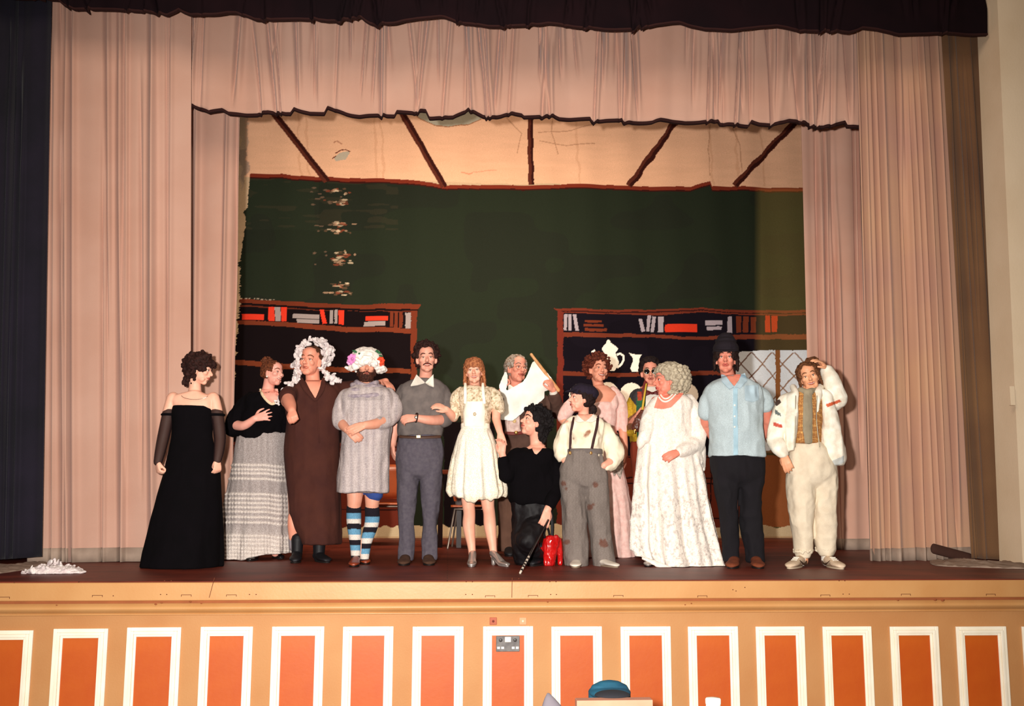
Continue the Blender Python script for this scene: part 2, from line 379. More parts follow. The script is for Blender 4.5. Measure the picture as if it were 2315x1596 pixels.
hl = [(425,236),(437,237),(472,252),(498,246),(515,254),(575,258),(600,251),(640,256),(648,256),(655,244),(690,253),(722,254),(728,240),(770,256),(800,261),(840,257),(877,260),(882,250),(920,254),(948,247),(955,264),(1010,262),(1043,245),(1075,262),(1100,263),(1140,253),(1165,258),(1170,263),(1235,260),(1250,266),(1320,266),(1324,274),(1395,267),(1400,275),(1460,274),(1480,269),(1535,275),(1612,271),(1618,279),(1682,282),(1690,271),(1710,278),(1740,280),(1780,270),(1800,272),(1835,284),(1880,282),(1908,274),(1912,284),(1942,285)]
curtain('valance', YC+.16, (425,-60), (1944,-60), (425,240), (1944,285), m_beige, 'long pleated pale pink valance hanging across the stage above the painted cloth', 'valance', 12, hem=1, scallop=hl, hemmat=(m_hemk,.022), amp=.04, crease=1.5, rows=34, step=.0065)
pl = [(-60,-10),(110,-5),(122,8),(150,20),(200,17),(250,22),(300,20),(350,32),(372,18),(400,32),(430,32),(480,24),(500,26),(540,40),(600,42),(640,40),(700,44),(770,36),(800,52),(850,50),(900,38),(960,34),(1000,48),(1060,58),(1100,56),(1200,50),(1260,58),(1330,64),(1400,62),(1450,54),(1500,48),(1560,62),(1620,66),(1680,60),(1730,56),(1790,66),(1850,68),(1900,72),(1935,60),(1970,64),(2020,76),(2118,74),(2400,80)]
curtain('pelmet', YC-.42, (-200,-160), (2232,-142), (-200,10), (2232,78), m_pelm, 'dark pelmet running along the top of the stage opening', 'pelmet', 14, scallop=pl, amp=.05, crease=.8, rows=24, hem=1, hemmat=(m_hemk,.012), step=.016)
# trailing cloth at the feet of the side curtains
def pool(name, pts, seed, mt, label, cat, h=.03, group=None):
    r = np.random.RandomState(seed); p = np.array([onfloor(x,y) for x,y in pts]); c = p.mean(0); m = M(); K = 72
    ang = np.linspace(0,2*math.pi,K,endpoint=False); P = spline(np.vstack([p,p[:1]]), 12); idx = np.linspace(0,len(P)-1,K+1)[:-1].astype(int); E = P[idx]
    R = []
    for i,t in enumerate(np.linspace(1,0.02,14)):
        q = c+(E-c)*t; q[:,2] = h*(1-t)**.6+vnoise(q*18+seed)*h*.35*(t<.98)+vnoise(q*40)*h*.25+.004; q[:,2] = np.maximum(q[:,2], .002)
        R.append(q)
    m.rings(np.array([np.hstack([R[0][:,:2], np.full((K,1),.001)])]+R)); return tag(obj(name, m, mt, loc=(c[0],c[1],0)), label, cat, group)
m_lace = mat('white_lace_cloth', (236,226,222), .9, var=(28,(206,190,190),6), bump=(120,.004))
pool('curtain_train', [(-60,1278),(60,1276),(95,1268),(105,1280),(60,1288),(-10,1298),(-80,1302)], 1, mat('dusty_hem'), 'dusty beige curtain end trailing on the boards below the navy curtain', 'curtain', .02)
pool('curtain_train', [(2105,1262),(2190,1270),(2320,1276),(2330,1286),(2200,1283),(2110,1278)], 2, mat('dusty_hem'), 'dusty curtain end trailing on the boards below the brown curtain', 'curtain', .03)
# hem fold of the brown curtain
a, c = at(2110,1240,YC-.1), at(2192,1262,YC-.1); m = M(); m.tube([a,(a+c)/2,c], .045, flat=(1,.5)); tag(obj('curtain_turn_up', m, mat('brown_velvet_dark',(66,40,32),.9), loc=(a[0],a[1],0)), 'dark turned-up curtain corner showing between the beige and brown curtains', 'curtain')
pool_pts = [(52,1298),(75,1285),(88,1275),(110,1270),(135,1276),(160,1274),(178,1288),(182,1293),(150,1299),(100,1301)]
def crumple():
    r = np.random.RandomState(4); b = onfloor(118,1297); m = M()
    for k in range(60):
        t = r.uniform(-1,1); x = t*.19; hgt = .085*(1-abs(t)**1.6)
        q = b+np.array([x, r.uniform(-.05,.12), r.uniform(.006,max(.008,hgt))]); A = np.linalg.qr(r.randn(3,3))[0]
        m.ball(q, (r.uniform(.012,.03), r.uniform(.02,.045), r.uniform(.005,.012)), A=A, seg=8)
    m.ball(b+[0,.03,.02], (.19,.09,.035), seg=16); m.ball(b+[.01,.03,.01], (.22,.10,.018), seg=16)
    o = remesh('lace_cloth', m, m_lace, voxel=.006, smooth=1, loc=(b[0],b[1],0), wrinkle=(.004,60,60), cut=lambda v: np.stack([v[:,0],v[:,1],np.maximum(v[:,2],.0015)],1))
    tag(o, 'crumpled white lace cloth lying on the stage edge below the navy curtain', 'cloth')
crumple()

# ------------------------------------------------------------------ painted cloth
def backdrop():
    A = at(470,230,YB); B = at(1890,230,YB); st = .0086
    xs = np.arange(A[0], B[0], st); zt = max(A[2], B[2])+.25; zs = np.arange(.0, zt, st)
    X, Z = np.meshgrid(xs, zs); Yv = np.full_like(X, YB)
    P = np.stack([X,Yv,Z],2)
    P[...,1] += .03*np.sin(X*3.1+.4*np.sin(Z))+.012*np.sin(X*11+Z*.7)
    v = P.reshape(-1,3); px, py = project(np.stack([v[:,0], np.full(len(v),YB), v[:,2]],1))
    n1 = vnoise(np.stack([px*.05,py*.05,px*0],1)); n2 = vnoise(np.stack([px*.3,py*.3,px*0+5],1)); n3 = vnoise(np.stack([px*.012,py*.02,px*0+8],1)); nh = vnoise(np.stack([px*.02,py*.16,px*0+2],1))
    col = np.tile(L((205,176,144)), (len(v),1))
    wob = n1*2.0+n2*.5
    def paint(mask, c, mix=1.0): col[mask] = col[mask]*(1-mix)+L(c)*mix
    def P_(poly, c, mix=1.0, w=1.0): paint(pip(px+wob*w, py+wob*.7*w, poly), c, mix)
    P_([(556,200),(1880,200),(1880,430),(556,402)], (240,188,154))
    col *= (1+.04*nh+.03*n3)[:,None]
    for x in (672,690,845,860,1300,1602,1660,1720): P_(stroke([(x,240),(x+4,330),(x+10,420)],5), (196,140,104), .30, 2)
    P_([(545,200),(572,200),(566,330),(560,400),(540,430)], (176,156,140), .6, 6)
    P_([(545,340),(562,340),(566,392),(548,420)], (140,122,114), .5, 5)
    # raw left edge and ragged dark paint
    ledge = np.interp(py, [395,430,470,480,500,560,600,640,680,730,800,880,960,1190], [567,563,560,551,557,548,541,546,543,536,533,528,522,525])
    ragn = vnoise(np.stack([px*0,py*.12,px*0],1))*4+vnoise(np.stack([px*.02,py*.5,px*0],1))*3.5
    rag = px > ledge+ragn*np.where(py > 590, 1.3, .25)
    bot = 1191+vnoise(np.stack([px*.07,py*0,px*0],1))*6
    top = np.interp(px,[565,640,670,735,870,960,1010,1100,1200,1340,1420,1560,1604,1608,1650,1680,1700,1808,1900],[394,395,400,400,404,413,421,417,420,418,420,423,412,424,424,422,424,424,424])+n1*1.0
    G_ = rag & (py > top) & (py < bot)
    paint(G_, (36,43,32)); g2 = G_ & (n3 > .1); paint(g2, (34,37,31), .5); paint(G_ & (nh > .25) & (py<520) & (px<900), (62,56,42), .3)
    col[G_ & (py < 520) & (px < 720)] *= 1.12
    # chipped patches
    r = np.random.RandomState(3)
    for y0 in (432,455,505,521,573,592,645,662):
        for k in range(15):
            x = 768+r.normal(0,12); y = y0+r.normal(0,3.5); a = r.uniform(2,8); b_ = r.uniform(1,3)
            mk = G_ & (((px-x)/a)**2+((py-y)/b_)**2 < 1); paint(mk, [(150,74,52),(196,160,132),(112,86,66),(228,206,176)][k % 4 if k < 18 else 2], .5)
    for k in range(24):
        x = 735+r.normal(0,22); y = r.choice([432,440,452,460,505,524,573,596])+r.normal(0,4); mk = G_ & (((px-x)/r.uniform(2,7))**2+((py-y)/1.7)**2 < 1); paint(mk, (120,96,80), .6)
    # cornice line and beams
    paint(rag & (py > top-1) & (py < top+9), (124,48,32)); paint(rag & (py > top+7) & (py < top+10), (60,22,18))
    for (x0,y0,x1,y1,wd) in ((617,255,738,408,15),(905,250,1004,422,15),(1199,262,1201,418,12),(1530,272,1423,421,15),(1800,272,1660,421,15)):
        P_(stroke([(x0,y0),((x0+x1)/2,(y0+y1)/2),(x1,y1)],wd), (96,46,34)); P_(stroke([(x0+3,y0),((x0+x1)/2+4,(y0+y1)/2),(x1+4,y1)],wd*.45), (58,24,20))
    P_([(935,258),(950,270),(985,284),(1015,288),(1050,282),(1088,266),(1085,250),(935,250)], (176,168,150)); P_(stroke([(932,258),(950,271),(985,285),(1015,289),(1050,283),(1088,267)],2), (170,120,88))
    P_([(752,354),(765,345),(788,340),(790,344),(780,358),(757,362)], (190,178,160)); P_(stroke([(757,345),(770,338),(782,337),(791,341)],2.4), (110,50,36)); P_(stroke([(750,357),(758,351)],2.4), (110,50,36)); P_(stroke([(754,322),(762,318),(772,324)],3), (150,84,60), .6)
    for s in ([(1140,260),(1180,300),(1170,345)],[(1250,260),(1246,300),(1262,350)],[(1215,300),(1290,297),(1345,280)],[(1220,320),(1280,330),(1345,325)],[(1605,285),(1600,340),(1604,400)],[(1655,290),(1672,330),(1676,390)]): P_(stroke(s,2.2), (170,122,92), .6, .6)
    P_(stroke([(1045,392),(1068,388),(1090,384),(1122,382)],2), (214,112,80), .55, 3)
    # wrinkle seam right
    # left bookcase
    D = (20,12,15); BR = (112,50,32); BR2 = (96,42,28); RD = (226,60,40); GY = (158,146,146)
    PL = lambda poly,c,mix=1.0,w=.8: paint(pip(px+wob*w, py+wob*.7*w, poly) & (rag | (px > 600)), c, mix)
    PL([(500,690),(935,703),(935,1000),(500,1000)], D)
    PL([(500,1000),(932,1002),(932,1194),(500,1194)], (104,42,30))
    for y in (1008,1060,1110,1150): PL(stroke([(500,y),(720,y+2),(932,y+3)],3), (44,18,18))
    for x in (610,700,800): PL(stroke([(x,1004),(x,1192)],3), (44,18,18))
    PL([(520,676),(640,680),(780,688),(860,687),(950,688),(952,692),(944,700),(800,697),(640,690),(520,685)], BR); PL([(520,685),(640,690),(800,697),(944,700),(944,704),(780,702),(620,695),(520,689)], D); PL([(520,689),(640,695),(800,702),(940,704),(938,707),(520,694)], BR2)
    for k in range(9): x = 548+k*9; mk = (np.abs(px-x)<3) & (np.abs(py-676-(k>4)*2)<1.4) & rag; paint(mk & (n2 > -.2), (200,180,160), .5)
    PL([(929,703),(943,703),(940,1000),(928,1000)], BR)
    PL([(520,724),(640,728),(780,738),(850,739),(928,744),(928,755),(850,750),(780,750),(640,738),(520,733)], (118,54,34))
    PL([(515,813),(640,822),(780,830),(928,834),(928,845),(780,841),(640,834),(515,824)], (118,56,34))
    bl_ = [((548,711,598,724),RD),((607,694,621,726),RD),((622,695,635,726),GY),((636,695,649,727),RD),((663,710,721,720),GY),((672,722,720,730),GY),((745,700,753,731),GY),((756,700,763,732),GY),((765,701,777,733),RD),((826,715,877,725),RD),((822,727,872,737),GY),((881,704,889,740),BR),((891,704,899,741),BR),((902,705,910,742),BR),((916,708,929,743),GY)]
    for b_, c in bl_: PL(quad(*b_), c, 1, .6)
    PL([(720,698),(730,698),(740,731),(729,732)], RD)
    # dark hearth in the middle
    P_([(1004,955),(1118,955),(1118,1190),(1004,1190)], (22,14,18), 1, 1)
    # right bookcase
    D2 = (20,15,25)
    P_([(1272,705),(1900,705),(1900,1030),(1272,1030)], D2)
    col_ = G_ & (n3>.1) & (px>1273) & (py>710) & (py<1030); col[col_] *= .85
    P_([(1272,1030),(1900,1030),(1900,1192),(1272,1192)], (108,46,32)); 
    for y in (1032,1078,1092,1170): P_(stroke([(1272,y),(1560,y+2),(1712,y+1)],3.2), (40,18,18))
    for x in (1440,1606): P_(stroke([(x,1034),(x,1190)],3), (40,18,18))
    P_([(1250,697),(1400,700),(1590,696),(1620,700),(1900,701),(1900,713),(1640,711),(1590,706),(1480,712),(1270,708),(1254,701)], (112,48,34))
    P_([(1262,703),(1400,705),(1590,700),(1640,706),(1900,707),(1900,709),(1640,708),(1590,703),(1400,708),(1262,705)], (52,22,22))
    P_([(1259,700),(1273,706),(1273,1192),(1258,1192)], (112,44,34))
    P_([(1273,752),(1400,753),(1500,756),(1560,763),(1640,757),(1900,753),(1900,766),(1640,767),(1560,769),(1480,762),(1273,762)], (114,52,36))
    P_([(1273,841),(1380,842),(1560,840),(1668,838),(1668,848),(1560,850),(1380,851),(1273,850)], (110,50,34))
    P_([(1273,924),(1668,924),(1668,934),(1273,934)], (84,36,30))
    GB = (166,156,168); br_ = [((1285,711,1292,748),GB),((1322,724,1360,729),BR),((1320,733,1364,738),BR),((1322,742,1372,749),BR),((1488,714,1500,750),GB),((1504,733,1575,751),(210,56,34)),((1593,725,1631,736),GB),((1597,739,1630,747),GB),((1643,716,1654,753),GB),((1664,715,1676,752),BR),((1680,715,1692,752),BR),((1697,716,1709,752),BR),((1730,713,1742,750),(226,92,50)),((1745,713,1759,750),(226,92,50))]
    for b_, c in br_: P_(quad(*b_), c, 1, .5)
    for pg in ([(1275,711),(1283,711),(1281,748),(1274,748)],[(1295,711),(1303,711),(1309,748),(1301,748)],[(1444,720),(1452,720),(1459,749),(1450,749)],[(1465,712),(1473,712),(1468,749),(1461,749)],[(1476,714),(1484,714),(1479,750),(1471,750)]): P_(pg, GB, 1, .4)
    Wt = (255,250,240)
    pot = [(1376,767),(1380,769),(1381,774),(1389,779),(1397,785),(1399,788),(1392,796),(1395,806),(1400,818),(1397,829),(1388,838),(1362,838),(1352,829),(1350,818),(1356,806),(1364,796),(1360,788),(1364,782),(1371,776),(1372,770)]
    P_(pot, Wt, 1, .4)
    P_(stroke([(1395,801),(1403,798),(1410,803),(1411,812),(1406,822),(1396,830)],5), Wt, 1, .3); P_([(1350,818),(1342,808),(1337,795),(1344,790),(1348,800),(1356,810)], Wt, 1, .3)
    P_([(1423,797),(1432,800),(1451,801),(1446,810),(1446,820),(1452,832),(1450,839),(1430,840),(1426,832),(1431,818),(1431,808)], Wt, 1, .3)
    for (x,y,r_) in ((1428,889,24),(1551,893,26),(1374,890,26),(1310,892,24)): paint((px+wob*.5-x)**2+(py+wob*.5-y)**2 < r_*r_, (250,238,224))
    # painted window
    P_([(1664,795),(1740,792),(1900,789),(1900,1022),(1664,1022)], (236,244,255))
    BW = (112,66,40)
    for k in range(-8,14):
        o_ = k*48
        P_(stroke([(1660+o_,795),(1720+o_,875),(1830+o_,1022)],3.2)[:], BW, 1, .5) if False else None
        s1 = ((px-1700-o_)-(py-795)*.88); s2 = ((px-1700-o_)+(py-795)*.88)
        mk = (px>1664)&(px<1900)&(py>796)&(py<1022)&((np.abs(s1+n1*1.5)<2.0)|(np.abs(s2+n1*1.5)<2.0)); paint(mk, BW, .9)
    P_(quad(1756,788,1767,1024), (112,60,38)); P_(stroke([(1664,1022),(1780,1022),(1900,1022)],5), (90,60,50))
    P_([(1664,768),(1900,766),(1900,790),(1740,792),(1664,795)], D2)
    # light leak at the right end, painted in as a lighter olive tint
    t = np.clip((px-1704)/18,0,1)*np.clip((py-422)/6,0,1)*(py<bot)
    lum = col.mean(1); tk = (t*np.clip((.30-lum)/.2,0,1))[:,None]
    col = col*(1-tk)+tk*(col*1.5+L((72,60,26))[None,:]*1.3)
    cr = (py > bot-2) ; col[cr] = L((206,184,150))*(1+.1*n1[cr])[:,None]
    edge = (py > 1212); col[edge] = L((190,160,124))
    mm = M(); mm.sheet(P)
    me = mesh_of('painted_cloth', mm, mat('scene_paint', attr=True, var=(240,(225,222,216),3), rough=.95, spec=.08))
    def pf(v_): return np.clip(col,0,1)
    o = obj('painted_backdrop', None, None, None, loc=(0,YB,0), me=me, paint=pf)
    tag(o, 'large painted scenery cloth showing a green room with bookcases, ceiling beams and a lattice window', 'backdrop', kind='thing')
backdrop()
# ------------------------------------------------------------------ furniture and hall things
m_ply = mat('orange_plywood', (176,84,40), .35, var=(4,(150,66,30)), spec=.5)
m_leg = mat('grey_metal_legs', (140,124,112), .35, metal=.6)
def chair(px, py, rz, label, s=1.0):
    b = onfloor(px,py); root = empty('stacking_chair', b, label, 'chair', None); ca, sa = math.cos(rz), math.sin(rz)
    T = lambda x,y,z: b+np.array([ca*x-sa*y, sa*x+ca*y, z])*s
    A = np.array([[ca,-sa,0],[sa,ca,0],[0,0,1]])
    def curved(z0,z1,w,y0,bow,t,tilt):
        G = []
        for z in np.linspace(0,1,6):
            ww = w*(1-.10*(2*z-1)**4); row = []
            for u in np.linspace(-1,1,15): row.append(T(u*ww, y0-bow*u*u+tilt*z, z0+(z1-z0)*z))
            G.append(row)
        return np.array(G)
    m = M(); m.sheet(curved(.50,.88,.23,.20,.05,.012,.05)); obj('backrest', m, m_ply, root, solid=.014)
    G = np.array([[T(u*.22*(1-.06*v*v), v*.21, .455-.012*(1-u*u)*(1-v*v)-(.02*(max(0,-v)-.6) if v<-.6 else 0)) for u in np.linspace(-1,1,15)] for v in np.linspace(-1,1,13)])
    m = M(); m.sheet(G); obj('seat', m, m_ply, root, solid=.014)
    for sx in (-1,1):
        m = M(); m.tube([T(sx*.17,-.15,.42),T(sx*.235,-.22,.012)], .011); obj('leg', m, m_leg, root)
        m = M(); m.tube([T(sx*.17,.15,.42),T(sx*.235,.27,.012)], .011); obj('leg', m, m_leg, root)
        m = M(); m.tube([T(sx*.17,.14,.42),T(sx*.19,.20,.5),T(sx*.19,.235,.80)], .010); obj('back_support', m, m_leg, root)
    m = M(); m.tube([T(-.17,-.15,.42),T(.17,-.15,.42)], .010); m.tube([T(-.17,.15,.42),T(.17,.15,.42)], .010); m.tube([T(-.17,-.15,.42),T(-.17,.15,.42)], .010); m.tube([T(.17,-.15,.42),T(.17,.15,.42)], .010)
    obj('seat_frame', m, m_leg, root)
chair(876,1233,.12,'orange plywood stacking chair behind the bearded person in the grey knit dress',1.02)
chair(1066,1240,-.1,'orange plywood stacking chair standing behind the legs of the person in the cream dress',.98)
def table():
    a = onfloor(1037,1238); root = empty('side_table', a+np.array([-.1,.25,0]), 'dark-legged table with a reddish brown top behind the person in the grey sweater', 'table'); m_t = mat('dark_table', (40,18,16), .5)
    x0, x1 = a[0]-.25, a[0]+.05; y0, y1 = a[1]-.06, a[1]+.32; zt = at(1005,1062,a[1]-.06)[2]
    m = M(); m.box((x0,y0,zt-.045),(x1,y1,zt)); obj('table_top', m, mat('red_brown_wood',(136,64,40),.4,var=(5,(112,48,30))), root, smooth=False, bevel=.004)
    for x in (a[0], x0+.05):
        for y in (a[1], y1-.05):
            m = M(); m.box((x-.025,y-.025,0),(x+.025,y+.025,zt-.045)); obj('leg', m, m_t, root, smooth=False)
table()
# things on a table in the hall, showing at the bottom of the picture
def hall_table():
    Yt = -2.95; top = at(1400,1608,Yt+.25)[2]
    root = empty('trestle_table', (0.9,Yt-.2,-1.0), 'folding table standing in the hall in front of the stage, under the cardboard box', 'table')
    m = M(); m.box((-.2,Yt-.75,top-.03),(1.3,Yt+.25,top)); obj('table_top', m, mat('table_laminate',(150,120,90),.5), root, smooth=False)
    for x in (-.15,1.25):
        for y in (Yt-.7,Yt+.2): m = M(); m.box((x-.02,y-.02,-1.0),(x+.02,y+.02,top-.03)); obj('leg', m, mat('dark_metal',(40,38,40),.4,metal=.6), root, smooth=False)
    a = at(1304,1584,Yt-.3); c = at(1476,1583,Yt-.3)
    root = empty('cardboard_box', (a[0]/2+c[0]/2,Yt-.2,top), 'pinkish brown upright cardboard box with its top edge showing before the teal bag', 'box')
    m = M(); h = a[2]-top
    bx = (a[0],Yt-.3,top+.001,c[0],Yt-.25,a[2])
    m.box((bx[0],bx[1],bx[2]),(bx[3],bx[4],bx[5])); obj('carton', m, mat('cardboard',(150,102,82),.8,var=(8,(140,92,72))), root, smooth=False, bevel=.002)
    q0 = at(1380,1584,Yt-.18); q0[2] = a[2]+.001; top_z = at(1378,1551,Yt-.18)[2]
    r_ = abs(at(1428,1580,Yt-.18)[0]-at(1332,1580,Yt-.18)[0])/2
    root = empty('shoulder_bag', (q0[0],q0[1],top), 'rounded teal bag with a black opening standing behind the cardboard box', 'bag')
    m = M(); hh = top_z-q0[2]; A_ = np.linspace(0,math.pi,24)
    m.ball(q0+[0,.02,0], (r_,.08,hh), seg=32); m.tube([[q0[0],q0[1]+.02,top+.001+.05],[q0[0],q0[1]+.02,q0[2]]], r_, sub=3, seg=32, flat=(1,.55), up=(0,1,.01)); remesh('bag_body', m, mat('teal_cloth',(6,58,76),.75,var=(14,(4,44,62))), root, voxel=.003, smooth=1, cut=lambda v: np.stack([v[:,0],v[:,1],np.maximum(v[:,2],top+.001)],1))
    m = M(); m.ball(q0+[0,-.045,.0], (r_*.84,.045,hh*.80), seg=28); 
    remesh('lining', m, mat('black_lining',(14,14,20),.9), root, voxel=.003, smooth=0, cut=lambda v: np.stack([v[:,0],v[:,1],np.maximum(v[:,2],q0[2])],1))
    q = at(1612,1578,Yt-.1); zb = top; r_ = abs(at(1629,1580,Yt-.1)[0]-at(1595,1580,Yt-.1)[0])/2
    root = empty('paper_cup', (q[0],Yt-.1,zb), 'white lidded cup standing to the right of the teal bag', 'cup')
    m = M(); hh = q[2]-zb; a_ = np.arange(28)*2*math.pi/28
    R = np.array([[(q[0]+math.cos(t)*r,Yt-.1+math.sin(t)*r,zb+z) for t in a_] for (r,z) in ((r_*.75,.001),(r_*.95,hh*.8))]); m.rings(R); obj('cup_body', m, m_ws, root)
    m = M(); R = np.array([[(q[0]+math.cos(t)*r,Yt-.1+math.sin(t)*r,zb+z) for t in a_] for (r,z) in ((r_*.97,hh*.8),(r_,hh*.84),(r_,hh*.97),(r_*.9,hh),(r_*.3,hh+.001))]); m.rings(R); obj('lid', m, m_ws, root)
    Yt -= .38; q = at(1239,1566,Yt-.1); w0 = at(1232,1596,Yt-.1)[0]; w1 = at(1262,1596,Yt-.1)[0]
    dx=q[0]; m = M(); H = q[2]-top; bb = at(1236,1596,Yt-.1); k_ = H/(q[2]-bb[2])
    R = []
    for t in np.linspace(0,.99,14):
        cx = dx+(((w0+w1)/2-dx)*k_)*(1-t); r_ = ((w1-w0)/2*k_)*(1-t)**.8*1.0+.001
        R.append([(cx+math.cos(p)*r_, Yt-.1+math.sin(p)*r_*.5, top+.001+H*t) for p in a_])
    m.rings(np.array(R)); tag(obj('paper_cone', m, mat('grey_paper',(74,68,74),.8), loc=(dx,Yt-.1,top)), 'pointed grey paper cone standing left of the cardboard box', 'cone')
hall_table()

# ------------------------------------------------------------------ people
def skin(tone): 
    return mat('skin_%d_%d_%d' % tone, tone, .5, var=(14,(int(tone[0]*.98),int(tone[1]*.94),int(tone[2]*.93)),4), bump=(160,.0006), spec=.35)
WARM = (240,184,158); PINK = (240,172,154); PALE = (244,196,172); RUDDY = (232,156,130)
class Person:
    def __init__(s, bx, by, label, tone=WARM, dy=0.0, n='person'):
        s.base = onfloor(bx,by); s.Y = float(s.base[1])+dy; s.root = empty(n, (s.base[0], s.Y, 0), label, 'person')
        s.m = M(); s.tone = tone; a = at(bx,900,s.Y); c = at(bx+100,900,s.Y); s.s = float(np.linalg.norm(c-a))/100; s.skin = skin(tone)
    def P(s, x, y, d=0.0): return at(x, y, s.Y+d)
    def torso(s, m, rings, sc=1.0, n=2.4, sub=4, seg=40, yaw=0, folds=None, pad=0.0):
        """rings: (y, xleft, xright, half depth in m, depth offset)"""
        R = np.array([[r[0],r[1],r[2],r[3],(r[4] if len(r)>4 else 0)] for r in rings], float); R = spline(R, sub)
        a = np.arange(seg)*2*math.pi/seg; cs, sn = np.cos(a), np.sin(a); out = []
        for i, (y,xl,xr,dp,d) in enumerate(R):
            c = s.P((xl+xr)/2, y, d); hw = (xr-xl)/2*s.s*sc+pad; hd = dp*sc+pad
            ex = np.sign(cs)*np.abs(cs)**(2/n)*hw; ey = np.sign(sn)*np.abs(sn)**(2/n)*hd
            if folds:
                amp, cnt, y0, y1, ph = folds; t = np.clip((y-y0)/(y1-y0),0,1)
                f = 1+amp*t*(np.sin(a*cnt+ph+t*.8)*.6+np.sin(a*cnt*1.7+ph*2)*.4+.5*np.sin(a*cnt*.53+1)); ex = ex*f; ey = ey*f
            x = ex*math.cos(yaw)-ey*math.sin(yaw); z = ex*math.sin(yaw)+ey*math.cos(yaw)
            out.append(np.stack([c[0]+x, c[1]+z, np.full(seg,c[2])],1))
        m.rings(np.array(out)); return m
    def limb(s, m, pts, rad, sub=5, seg=16, flat=None):
        k = 1.0 if m is s.m else .985
        m.tube([s.P(*p) for p in pts], np.array(rad)*k, sub=sub, seg=seg, flat=flat); return m
    def surf(s, *obs):
        from mathutils.bvhtree import BVHTree
        V = []; F = []; b = np.array(s.root['_b'])
        for o in list(obs)+[s.bo]:
            me = o.data; v = np.empty(len(me.vertices)*3); me.vertices.foreach_get('co', v); v = v.reshape(-1,3)+b; k = len(V); V += v.tolist(); F += [[i+k for i in q.vertices] for q in me.polygons]
        s.bvh = BVHTree.FromPolygons(V, F)
    def on(s, x, y, l=.004, fb=-.13):
        d = ray(x,y); h = s.bvh.ray_cast(Vector(CAM), Vector(d))
        if h[0] is None: return s.P(x,y,fb)-d*l
        return np.array(h[0])-d*l
    def patch(s, name, poly, mt, l=.004, step=1.0, thick=.004, parent=None, label=None, smooth=5):
        """piece of cloth lying on the surface under it"""
        import bmesh
        P_ = np.array(poly, float); xs = np.arange(P_[:,0].min()-step, P_[:,0].max()+step*1.5, step); ys = np.arange(P_[:,1].min()-step, P_[:,1].max()+step*1.5, step)
        X, Y = np.meshgrid(xs, ys); ins = pip(X+.01, Y+.01, poly); idx = -np.ones(X.shape, int); V = []
        for i in range(X.shape[0]):
            for j in range(X.shape[1]):
                if ins[max(0,i-1):i+2,max(0,j-1):j+2].any(): idx[i,j] = len(V); V.append(s.on(X[i,j],Y[i,j],l))
        F2 = [(idx[i,j],idx[i,j+1],idx[i+1,j+1],idx[i+1,j]) for i in range(X.shape[0]-1) for j in range(X.shape[1]-1) if min(idx[i,j],idx[i,j+1],idx[i+1,j],idx[i+1,j+1]) >= 0 and ins[i:i+2,j:j+2].sum() >= 2]
        g = M(); g.add(np.array(V), F2); me = mesh_of(name, g, mt); bm = bmesh.new(); bm.from_mesh(me)
        bmesh.ops.delete(bm, geom=[v for v in bm.verts if not v.link_faces], context='VERTS')
        for _ in range(smooth): bmesh.ops.smooth_vert(bm, verts=bm.verts[:], factor=.5, use_axis_x=True, use_axis_y=True, use_axis_z=True)
        bm.to_mesh(me); bm.free(); o = obj(name, None, None, parent or s.root, me=me, solid=thick)
        if label: o['label'] = label
        return o
    def line(s, name, pts, rad, mt, l=.004, flat=(1,.35), parent=None, sub=6):
        P2 = spline(np.array(pts,float), sub); g = M(); g.tube([s.on(x,y,l) for x,y in P2], rad, sub=1, seg=10, flat=flat, up=(0,1,.05)); return obj(name, g, mt, parent or s.root)
    def hand(s, m, wrist, tip, normal, curl=.35, thumb=1, L=None, spread=.12, th_out=.7, fist=False, k=1.0):
        w = s.P(*wrist); t = s.P(*tip); d = unit(t-w); n = unit(normal); n = unit(n-d*(n@d)); sd = np.cross(d, n)*thumb
        q = .0115*k; kn = []
        for i in range(4):
            b = w+sd*(1.2-i*.8)*.011*k; e = w+d*(.088-.004*abs(i-1.2))*k+sd*(1.5-i)*.0195*k+n*(.004-.002*abs(i-1.5))*k
            m.tube([b,(b+e)/2+n*.003,e],[.014*k,.0135*k,.0115*k], sub=3, seg=10); kn.append(e)
        m.ball(w+d*.045*k-n*.006*k, np.array([.034,.012,.042])*k, A=np.stack([sd,n,d],1))
        for i, Lf in enumerate((.070,.078,.073,.058)):
            p = kn[i]; a = 0; P = [p]; fd = unit(d+sd*(1.5-i)*spread)
            for j, fr in enumerate((.45,.32,.25)):
                a += curl*(1.0 if j == 0 else 1.15)*(1+.08*i); p = p+(fd*math.cos(a)-n*math.sin(a))*Lf*fr*k; P.append(p)
            m.tube(P, [.0100*k,.0092*k,.0084*k,.0072*k], sub=3, seg=10)
        b = w+d*.02*k+sd*.018*k-n*.004; e1 = b+(d*.55+sd*th_out-n*.25)*.042*k; e2 = e1+(unit(d*.9+sd*(th_out-.35)-n*(.3+curl*.6)))*.032*k; e3 = e2+unit(d*.9+sd*(th_out-.7)-n*(.3+curl))*.026*k
        m.tube([b,e1,e2,e3],[.015*k,.0125*k,.0105*k,.0085*k], sub=3, seg=10)
